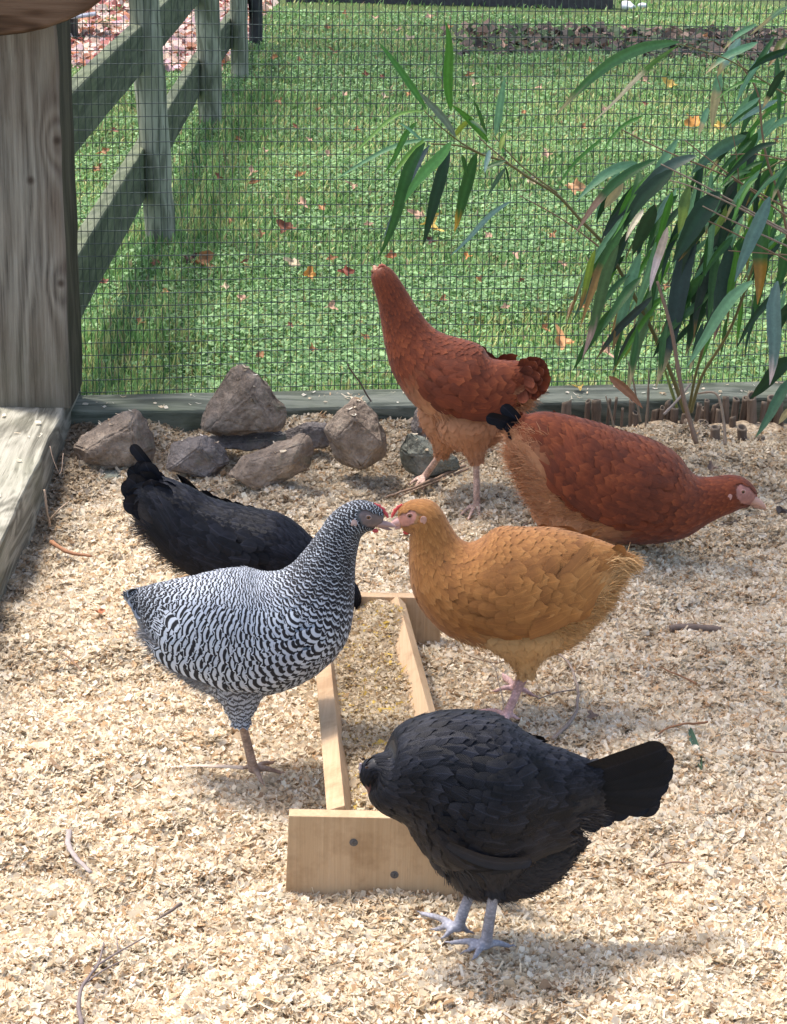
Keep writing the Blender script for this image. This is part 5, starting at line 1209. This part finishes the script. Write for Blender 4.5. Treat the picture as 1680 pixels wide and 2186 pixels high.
def stubs():
    Z = [(265, 155, 215, 62), (400, 155, 250, 34), (465, 140, 250, 62), (530, 140, 285, 22), (565, 130, 290, 18), (620, 195, 290, 18), (710, 230, 305, 40), (690, 150, 215, 38), (785, 70, 320, 16), (830, 205, 275, 50), (870, 195, 245, 30), (912, 160, 235, 38), (955, 190, 265, 55), (1010, 225, 305, 50), (1025, 280, 385, 62), (1140, 200, 300, 45), (1138, 290, 385, 72), (1182, 215, 310, 26), (1210, 172, 235, 42), (1232, 210, 335, 42), (1222, 320, 450, 62), (1297, 120, 225, 42), (1336, 140, 280, 45), (1302, 222, 305, 30), (1387, 130, 290, 45), (1427, 130, 250, 28), (1462, 120, 330, 60), (1400, 320, 435, 62), (1495, 385, 450, 72), (1565, 130, 290, 70), (1640, 170, 330, 50), (1105, 165, 225, 34), (1170, 150, 210, 32), (1330, 250, 350, 40), (1510, 160, 330, 34), (1600, 150, 300, 30)]
    r_ = np.random.default_rng(41); made = []
    m, nt, b = newmat('cut_cane', .6, .3); a = attr(nt)
    n1 = noise(nt, 1, mapping(nt, (160, 160, 12)), 4); c = mixc(nt, 1, a.outputs[0], ramp(nt, n1, [(.3, (.55, .52, .5)), (.7, (1.15, 1.1, 1.05))]), 'MULTIPLY'); nt.links.new(c, b.inputs['Base Color']); bump(nt, b, n1, .5, .002)
    for i, (x, y0, y1, w_) in enumerate(Z):
        px, pt, pb = x / 3 + 1120, y0 / 3 + 805, y1 / 3 + 805
        base = gnd(px, pb, .012); fy = sc_[1] - .075 + (base[0] - sc_[0]) * FD[1] / FD[0]; Y = min(base[1], fy - r_.uniform(0, .03)); base = at(px, pb, Y); top = at(px, pt, Y); base[2] = max(min(base[2], .03), .0) - .02
        R = w_ / 3 * .5 * Y * 1.05 / FPX; lean = r_.normal(0, .05, 2)
        H = top[2] - base[2]; n = 12; P = np.array([[base[0] + lean[0] * t * H, base[1] + lean[1] * t * H, base[2] + t * H] for t in np.linspace(0, 1, n)])
        Rr = np.full(n, R) * (1 + r_.normal(0, .02, n)); Rr[int(r_.integers(4, 9))] *= 1.12
        v, f = tube(P, Rr, 12, True); v[-12:, 2] += (v[-12:, 0] - P[-1, 0]) * r_.normal(0, .35) + (v[-12:, 1] - P[-1, 1]) * r_.normal(0, .4)
        g = r_.uniform(.75, 1.2); col = np.tile([.17 * g, .13 * g, .105 * g, 1], (len(v), 1)); col[-12:, :3] = (.20, .16, .12)
        # hollow end: small dark inset
        k = len(v); inner = P[-1] + (v[-12:] - P[-1]) * .55 - np.array([0, 0, .012]); v = np.vstack([v, P[-1] + (v[-12:] - P[-1]) * .6, inner]); col = np.vstack([col, np.tile([.07, .055, .045, 1], (24, 1))])
        f = f[:-1]; t0 = (n - 1) * 12
        f += [[t0 + q, t0 + (q + 1) % 12, k + (q + 1) % 12, k + q] for q in range(12)] + [[k + q, k + (q + 1) % 12, k + 12 + (q + 1) % 12, k + 12 + q] for q in range(12)] + [[k + 12 + q for q in range(12)]]
        o = mk('bamboo_stub', v, f, m, None, {'col': col}, True); made.append((px, w_, o))
    made.sort(key=lambda t: t[0]); thin = [t for t in made if t[1] < 43]; thick = [t for t in made if t[1] >= 43]
    for grp, nm in ((thin, 'thin'), (thick, 'thick')):
        for i, (px, w_, o) in enumerate(grp): tag(o, '%s cut brown cane stub below the bamboo, %s %s one from the left' % (nm, ORD[i], nm), 'cane stub', 'cut cane stubs by the sill')
stubs()

# ------------------------------------------------------------------ sticks and scraps on the shavings
TW = col_mat('bark', .8, .2, 0, .35, 150, .6)
def stick(name, pts, r0, r1, col, label, cat='twig', zs=None, branches=(), group='twigs and scraps on the shavings', flat=1.0):
    def path(pts, zs):
        if zs is None: zs = [.008] * len(pts)
        P = np.array([gnd(x, y, z) for (x, y), z in zip(pts, zs)]); return smoothpath(P, 6)
    P = path(pts, zs); P = P + (np.stack([vnoise(P, 60, 3), vnoise(P, 60, 4), vnoise(P, 60, 5)], 1) - .5) * .004
    mb = MB(); v, f = tube(P, np.linspace(r0, r1, len(P)), 8, True, .12, flat); mb.add(v, f, (*col, 1))
    for bp, bz, ra, rb in branches: v, f = tube(path(bp, bz), np.linspace(ra, rb, len(path(bp, bz))), 7, True, .1); mb.add(v, f, (*col, 1))
    o = mb.build(name, TW, None, True); tag(o, label, cat, group)
stick('stick', [(1430, 1342), (1480, 1340), (1540, 1346)], .0062, .0062, (.17, .13, .11), 'short thick grey-brown stick lying alone at the right of the buff hen', 'stick', [.008, .009, .008])
stick('twig', [(1165, 1385), (1200, 1400), (1225, 1440), (1234, 1478), (1228, 1520), (1205, 1555), (1180, 1578)], .0014, .0030, (.27, .22, .19), 'crooked grey twig winding from the buff hen feet towards the black tail', zs=[.012, .014, .012, .014, .012, .01, .006], branches=[([(1230, 1472), (1190, 1478), (1150, 1492)], [.012, .01, .01], .0013, .0008)])
stick('twig', [(1410, 1424), (1445, 1440), (1488, 1460)], .001, .0018, (.22, .12, .07), 'thin straight brown twig below the thick stick')
stick('twig', [(1395, 1577), (1420, 1556), (1450, 1546), (1510, 1541)], .0011, .0018, (.26, .13, .07), 'reddish curved twig above the tail of the front black hen', zs=[.008, .02, .022, .01])
stick('straw', [(1082, 1549), (1072, 1490), (1057, 1430), (1022, 1360)], .0011, .0006, (.55, .45, .36), 'long pale straw leaning in front of the buff hen leg', 'straw', zs=[.008, .03, .055, .08])
stick('bark_strip', [(352, 1638), (430, 1634), (522, 1640)], .0022, .0060, (.62, .50, .40), 'pale flat strip of wood left of the barred hen foot', 'wood strip', zs=[.006, .008, .006], flat=.25)
stick('branch', [(176, 2192), (166, 2147), (172, 2112), (190, 2086), (213, 2045), (222, 2012)], .0028, .0010, (.16, .13, .13), 'dark forked branch reaching up from the bottom edge at the left', 'branch', zs=[.008, .012, .015, .014, .016, .01],
      branches=[([(175, 2105), (215, 2075), (262, 2050)], [.012, .014, .008], .0012, .0007), ([(200, 2065), (240, 2040), (268, 2024), (309, 2001)], [.014, .018, .016, .01], .0014, .0008), ([(252, 2032), (249, 1998)], [.012, .012], .0008, .0006)])
stick('twig', [(335, 1963), (360, 1948), (388, 1930)], .0009, .0024, (.13, .10, .09), 'short dark pointed twig low on the left side')
stick('bark_curl', [(146, 1774), (150, 1812), (168, 1835), (194, 1862)], .004, .003, (.30, .26, .25), 'curled grey piece of bark in the bright shavings on the left', 'bark', zs=[.008, .01, .01, .008], flat=.5)
stick('twig', [(334, 1812), (330, 1850), (318, 1880)], .0007, .0013, (.25, .17, .1), 'hair-thin brown twig right of the curled bark')
stick('twig', [(105, 1122), (101, 1082), (94, 1044)], .0022, .0016, (.36, .27, .20), 'upright broken twig leaning beside the floor beam', zs=[.008, .045, .075], branches=[([(108, 1108), (128, 1086), (148, 1070)], [.01, .03, .035], .0018, .0010)])
stick('twig', [(106, 952), (127, 1012), (136, 968)], .0008, .0007, (.30, .22, .17), 'thin forked twig hanging by the corner of the floor beam', zs=[.085, .04, .07])
stick('stick', [(110, 1157), (143, 1178), (196, 1188)], .0042, .0022, (.28, .14, .08), 'flat reddish brown stick near the tail of the rear black hen', 'stick')
stick('stick', [(822, 1062), (900, 1034), (992, 994)], .0016, .0034, (.26, .18, .13), 'long brown stick lying under the standing red hen', 'stick', zs=[.01, .014, .02], branches=[([(850, 1060), (930, 1028), (1000, 1000)], [.01, .012, .018], .0012, .0026), ([(940, 1010), (1010, 975), (1068, 955)], [.012, .018, .02], .0016, .001)])
stick('twig', [(1105, 1135), (1125, 1115), (1150, 1085)], .0012, .0016, (.2, .14, .11), 'small dark twig between the two red hens')
stick('twig', [(742, 778), (775, 828), (820, 900)], .0014, .0020, (.16, .12, .1), 'thin dark twig leaning against the sill left of the standing red hen', zs=[.16, .09, .02])
stick('cane', [(1578, 962), (1630, 963), (1695, 970)], .0034, .0030, (.48, .44, .42), 'upper of two pale grey canes lying at the right edge', 'cane', zs=[.02, .02, .02])
stick('cane', [(1600, 972), (1650, 979), (1695, 988)], .0030, .0030, (.52, .48, .46), 'lower of two pale grey canes lying at the right edge', 'cane', zs=[.018, .018, .018])
stick('twig', [(1500, 1128), (1580, 1110), (1600, 1098), (1690, 1060)], .0010, .0012, (.14, .11, .09), 'long thin dark twig under the beak of the bending red hen', zs=[.008, .01, .012, .012])
stick('twig', [(1000, 1400), (1065, 1415), (1110, 1385)], .0008, .0012, (.2, .14, .1), 'bent twig behind the belly of the buff hen')
stick('twig', [(1622, 1600), (1660, 1606), (1695, 1604)], .0009, .0012, (.24, .15, .1), 'short thin twig at the right edge of the floor')
stick('twig', [(715, 1175), (735, 1140), (762, 1098)], .0009, .0013, (.45, .34, .25), 'thin pale twig standing behind the barred hen neck', zs=[.01, .03, .04])
stick('twig', [(120, 1390), (150, 1405), (172, 1432)], .0010, .0016, (.2, .13, .09), 'small brown twig left of the barred hen tail')
stick('twig', [(1400, 1850), (1440, 1838), (1500, 1850)], .0009, .0012, (.22, .14, .1), 'fine brown twig below the fanned tail')

def flatleaf(name, P3, n, col, mat, label, cat, group, curl=.3, r=None, up=None, lobes=5, seed=0, col2=None):
    """fallen leaf: lobed outline with a curled sheet"""
    r_ = np.random.default_rng(seed); az = r_.uniform(0, 6.28); nn = nrm(up if up is not None else np.array([r_.normal(0, .3), r_.normal(-.3, .3), 1.0]))
    a = nrm(np.cross(nn, [math.cos(az), math.sin(az), .1])); b = np.cross(nn, a); V = [P3]; m = lobes * 4; C = [(*col, 1)]; V2 = []
    for ring in (.5, 1.0):
        for k in range(m):
            t = 2 * math.pi * k / m; lob = 1 if k % 4 == 0 else (.72 if k % 4 in (1, 3) else .45); st = (1.0 + .35 * math.cos(t)) * r_.uniform(.85, 1.1)
            rr = r * (lob if ring == 1 else .48) * st * (1 + .25 * math.sin(3 * t + az * 5)); z = curl * r * (ring ** 2) * (.8 * math.sin(2 * t + az) + .5) + r_.normal(0, .05) * r
            V.append(P3 + a * math.cos(t) * rr + b * math.sin(t) * rr * .85 + nn * z); f = r_.uniform(.8, 1.2); cc = col if (col2 is None or ring < 1) else col2
            C.append((*[c * f for c in cc], 1))
    F = [[0, 1 + k, 1 + (k + 1) % m] for k in range(m)] + [[1 + k, 1 + m + k, 1 + m + (k + 1) % m, 1 + (k + 1) % m] for k in range(m)]
    o = mk(name, np.array(V), F, mat, None, {'col': np.array(C)}, True, origin=P3); tag(o, label, cat, group); return o
LG = 'fallen leaves on the lawn'
BRN = (.30, .15, .07); ORG = (.50, .24, .06); PNK = (.52, .33, .24); RED = (.22, .06, .04); YEL = (.55, .38, .10); PAL = (.60, .48, .34); DRK = (.10, .05, .04)
big = [(432, 560, 34, BRN, 'large crumpled brown leaf clump at the foot of the first outer post'), (408, 553, 22, DRK, 'dark brown leaf beside the crumpled clump near the first outer post'), (657, 587, 20, ORG, 'orange leaf on the grass just left of the dark red one'), (630, 562, 20, PAL, 'pale straw coloured leaf above the orange one left of the red hen head'), (736, 578, 20, RED, 'dark red leaf on the grass left of the red hen head'),
       (705, 655, 16, PNK, 'pinkish leaf in the open grass left of the standing red hen neck'), (1205, 733, 30, (.58, .30, .14), 'big tan-orange leaf behind the tail of the standing red hen'), (1290, 748, 22, PNK, 'pale pink-brown leaf right of the big tan-orange one'), (915, 478, 30, YEL, 'yellow-orange leaf pair below the hanging bamboo leaves'), (895, 458, 20, PNK, 'pale leaf touching the yellow-orange pair'),
       (1225, 398, 26, (.50, .28, .15), 'tan leaf on the grass behind the thin bamboo cane'), (1485, 262, 26, ORG, 'orange-red leaf in the grass behind the upper bamboo twigs'), (1530, 268, 16, YEL, 'small yellow leaf right of the orange-red one'), (643, 433, 16, PNK, 'upright pale pink leaf halfway up the lawn'), (608, 491, 26, (.20, .08, .05), 'dark curled leaf pair in the middle of the lawn'), (832, 548, 15, (.38, .15, .07), 'red-brown leaf just above the standing red hen'),
       (998, 548, 12, (.55, .25, .08), 'small upright orange leaf right of the standing red hen head'), (1430, 184, 20, YEL, 'golden leaf high on the lawn below the arching bamboo leaf'), (920, 517, 14, DRK, 'almost black leaf under the yellow-orange pair'), (783, 719, 11, BRN, 'brown leaf close to the breast of the standing red hen'), (705, 553, 12, (.42, .2, .1), 'brown leaf above the dark red one'), (1375, 172, 12, PNK, 'faded leaf left of the golden one high on the lawn'),
       (1237, 830, 13, YEL, None)]
for i, (x, y, r, c, lab) in enumerate(big):
    if lab is None:
        P = gnd(x, y, .066); flatleaf('fallen_leaf', P + UP * .004, None, c, M['leaf'], 'ragged yellow leaf lying on the sill behind the bending red hen', 'leaf', LG, .3, .016, UP, 5, 300 + i); continue
    P = onlawn(x, y, .042); D = float(np.dot(P - CP, FW)) / FPX
    flatleaf('fallen_leaf', P, None, c, M['leaf'], lab, 'leaf', LG, .45, r * 1.0 * D, np.array([0, -.55, 1.0]), 5, 300 + i)
small = [(222, 323), (300, 690), (222, 600), (212, 358), (540, 366), (640, 372), (565, 322), (760, 395), (535, 392), (690, 440), (480, 610), (520, 640), (1045, 500), (1185, 500), (1105, 600), (1250, 655), (1170, 330), (1130, 385), (1300, 410), (1120, 240), (1150, 185), (1000, 160), (1020, 180), (960, 60), (700, 60), (740, 30), (800, 40), (850, 60), (870, 85), (915, 35), (630, 270), (680, 235), (740, 200), (780, 155), (820, 165), (700, 330), (660, 300), (600, 215), (580, 120), (640, 130), (720, 110), (760, 275), (820, 210), (870, 200), (560, 500), (1330, 60), (1500, 75), (1260, 130), (1200, 95), (1080, 100), (1150, 60), (1380, 220), (1290, 235), (1240, 270), (1600, 250), (1550, 330), (1660, 300), (1600, 470), (1470, 430), (1570, 590), (1420, 615), (520, 560), (350, 620), (260, 430), (235, 280), (495, 470), (470, 380), (505, 300), (1020, 600), (1080, 655), (950, 640), (1160, 700), (620, 700), (560, 760), (330, 560), (670, 750), (780, 480), (840, 440), (1100, 540), (1210, 565)]
sml = []
pals = [(PNK, 'tan'), (BRN, 'brown'), ((.46, .22, .10), 'orange-brown'), (PAL, 'pale'), ((.24, .09, .06), 'dark red-brown')]
r_ = np.random.default_rng(99)
for i, (x, y) in enumerate(small):
    c, nm = pals[r_.choice(5, p=[.3, .25, .2, .1, .15])]
    P = onlawn(x + r_.normal(0, 3), y + r_.normal(0, 2), .040); D = float(np.dot(P - CP, FW)) / FPX
    sml.append((x, y, nm, flatleaf('fallen_leaf', P, None, c, M['leaf'], 'small leaf', 'leaf', LG, .45, r_.uniform(9, 15) * D * (1.0 if y > 300 else .8), np.array([r_.normal(0, .3), -.5, 1.0]), 5, 500 + i)))
LMK = [((345, 525), 'the first outer post foot'), ((450, 280), 'the second outer post foot'), ((512, 168), 'the third outer post foot'), ((960, 15), 'the dark timber edging'), ((1010, 90), 'the left end of the mulch strip'), ((1260, 260), 'the whitened bamboo leaf tip'), ((885, 400), 'the hanging bamboo leaves'), ((800, 575), 'the standing red hen head'), ((520, 790), 'the pyramid rock'), ((175, 400), 'the corner post'), ((1205, 733), 'the big tan-orange leaf'), ((1430, 184), 'the high golden leaf'), ((1250, 480), 'the arching bamboo cane'), ((1560, 480), 'the thick bamboo foliage'), ((950, 45), 'the tallest bamboo leaf tip')]
gd = {}
for x, y, nm, o in sml:
    d, (lx, ly), ph = min((math.hypot(x - q[0], y - q[1]), q, t) for q, t in LMK); dx, dy = x - lx, y - ly
    dr = ('above' if dy < 0 else 'below') if abs(dy) > 2.4 * abs(dx) else ('left' if dx < 0 else 'right') if abs(dx) > 2.4 * abs(dy) else ('upper left' if dy < 0 else 'lower left') if dx < 0 else ('upper right' if dy < 0 else 'lower right')
    gd.setdefault((ph, dr, nm), []).append((d, o))
for (ph, dr, nm), L_ in gd.items():
    L_.sort(key=lambda t: t[0])
    for i, (d, o) in enumerate(L_):
        w_ = dr if dr in ('above', 'below') else ('to the %s of' % dr)
        o['label'] = 'small %s leaf %s %s%s' % (nm.replace('orange-brown', 'orange').replace('dark red-brown', 'maroon'), w_, ph, '' if len(L_) == 1 else (', nearest one' if i == 0 else ', %s nearest one' % ORD[i]))
# scraps inside the run
bl = col_mat('bamboo_leaf_fallen', .4, .4, .15, .2, 90)
v, f, c = bleaf(1472, 1556, 1496, 1642, 17, 2.75, 2.75, 0, (.06, .13, .08), (.1, .1, .05), 0, r_, .2)
P0 = np.array([gnd(x, y, .010) for x, y in ((1472, 1556), (1484, 1600), (1497, 1643))]); P = smoothpath(P0, 6); V = []; C = []
for i, p in enumerate(P):
    t = i / (len(P) - 1); w_ = .0055 * math.sin(math.pi * (.08 + .86 * t)); V += [p + np.array([-w_, 0, .001]), p - np.array([0, 0, .0015]), p + np.array([w_, 0, .0035])]; C += [(.08, .16, .11, 1), (.03, .07, .04, 1), (.04, .10, .06, 1)]
F = [(i * 3 + j, i * 3 + j + 1, (i + 1) * 3 + j + 1, (i + 1) * 3 + j) for i in range(len(P) - 1) for j in range(2)]
tag(mk('fallen_leaf', np.array(V), np.array(F), bl, None, {'col': np.array(C)}, True), 'narrow green bamboo leaf lying on the shavings above the fanned black tail', 'leaf', 'leaves on the shavings')
flatleaf('fallen_leaf', gnd(1268, 1528, .010), None, (.20, .14, .11), M['leaf'], 'flat grey-brown leaf on the shavings right of the crooked twig', 'leaf', 'leaves on the shavings', .1, .013, UP, 4, 801)
flatleaf('fallen_leaf', gnd(1520, 1000, .028), None, (.17, .12, .10), M['leaf'], 'curled dark brown leaf above the neck of the bending red hen', 'leaf', 'leaves on the shavings', .4, .014, np.array([0, -.6, 1]), 4, 802)
flatleaf('fallen_leaf', gnd(212, 1306, .012), None, (.36, .13, .06), M['leaf'], 'small rusty leaf scrap left of the barred hen tail', 'leaf', 'leaves on the shavings', .4, .010, UP, 4, 803)
flatleaf('fallen_leaf', gnd(1668, 1095, .015), None, (.06, .05, .05), M['leaf'], 'dark leaf at the right edge below the beak of the bending red hen', 'leaf', 'leaves on the shavings', .4, .017, UP, 4, 804)
# dark object of unknown kind with a metal edge, far left top
def unidentified():
    c = at(175, 20, 12.6); root = empty('dark_object', (c[0], 12.6, lawn_z(0, 12.6)))
    z = lawn_z(0, 12.6)
    v, f = boxv(np.array([c[0] - .22, 12.6, c[2] + .16]), (1, 0, .12), (0, 1, 0), (-.12, 0, 1), .60, .3, .26, .02); mk('body', v, f, flat_mat('black_plastic', (.015, .016, .02), .4), root)
    v, f = tube([at(150, 36, 12.4), at(175, 34, 12.4), at(205, 29, 12.4)], .012, 10); mk('metal_edge', v, f, flat_mat('pale_metal', (.6, .62, .7), .3, .6), root)
    v, f = boxv(np.array([c[0] - .22, 12.62, (z + c[2] + .0) / 2]), (1, 0, 0), (0, 1, 0), (0, 0, 1), .36, .2, c[2] - z + .02, .01); mk('base', v, f, flat_mat('dark_base', (.05, .04, .035)), root)
    tag(root, 'black object with a pale metal edge beyond the rails at the top left', 'unidentified')
unidentified()
for i, (x, y, s, lab) in enumerate([(1340, 14, .055, 'larger white stone at the end of the dark timber edging'), (1372, 12, .035, 'smaller white stone right of the larger one by the edging')]):
    P = onlawn(x, y, .02); V = P + ICO5[0] * np.array([s, s * .7, s * .55]); V += nrm(V - P) * ((vnoise(V, 25, 9 + i) - .5) * s * .6)[:, None]
    o = mk('white_stone', V, ICO5[1], flat_mat('white_stone', (.62, .65, .72), .6), None, smooth=True, origin=P); tag(o, lab, 'stone', 'white stones by the far edging')

# ------------------------------------------------------------------ added tree overhead, unseen: its crown is placed to dapple the light
def added_shade_tree():
    root = empty('added_shade_tree', (2.7, 5.6, lawn_z(0, 5.6)))
    v, f = tube(smoothpath([(2.7, 5.6, -.2), (2.6, 5.5, 1.5), (2.3, 5.2, 3.2), (1.8, 4.8, 4.6)], 8), np.linspace(.14, .07, 25), 14); mk('trunk', v, f, flat_mat('tree_bark', (.12, .09, .07), .9), root)
    r_ = np.random.default_rng(77); Vs = []
    # crown clumps hang where their shade falls on the floor targets
    H = 4.3; k = SUN_DIR / SUN_DIR[2]
    for (x, y, rad, n) in SHADE:
        c = np.array([x, y, 0]) + k * (H + r_.uniform(-.3, .4))
        p = c + nrm(r_.normal(size=(n, 3))) * (r_.random(n) ** .45)[:, None] * np.array([rad, rad, rad * .6])
        d = nrm(r_.normal(size=(n, 3))); s = nrm(np.cross(d, r_.normal(size=(n, 3)))); L = r_.uniform(.035, .07, n)[:, None]
        Vs.append(np.stack([p - d * L, p + s * L * .5, p + d * L, p - s * L * .5], 1).reshape(-1, 3))
    V = np.vstack(Vs); F = np.arange(len(V)).reshape(-1, 4)
    C = np.tile([.08, .14, .04, 1], (len(V), 1)); mk('crown', V, F, col_mat('tree_leaf', .5, .3, .2), root, {'col': C})
    tag(root, 'unseen leafy tree added above the run to dapple the light', 'tree')
SHADE = [(.28, 3.1, .38, 900), (.55, 3.6, .42, 1000), (.75, 2.9, .38, 800), (.25, 3.75, .22, 260), (1.2, 3.5, .45, 700), (.10, 2.55, .16, 120), (.5, 12.5, 2.2, 5200), (-1.0, 9.5, 1.0, 600)]
added_shade_tree()
print('n objects', len(bpy.data.objects))
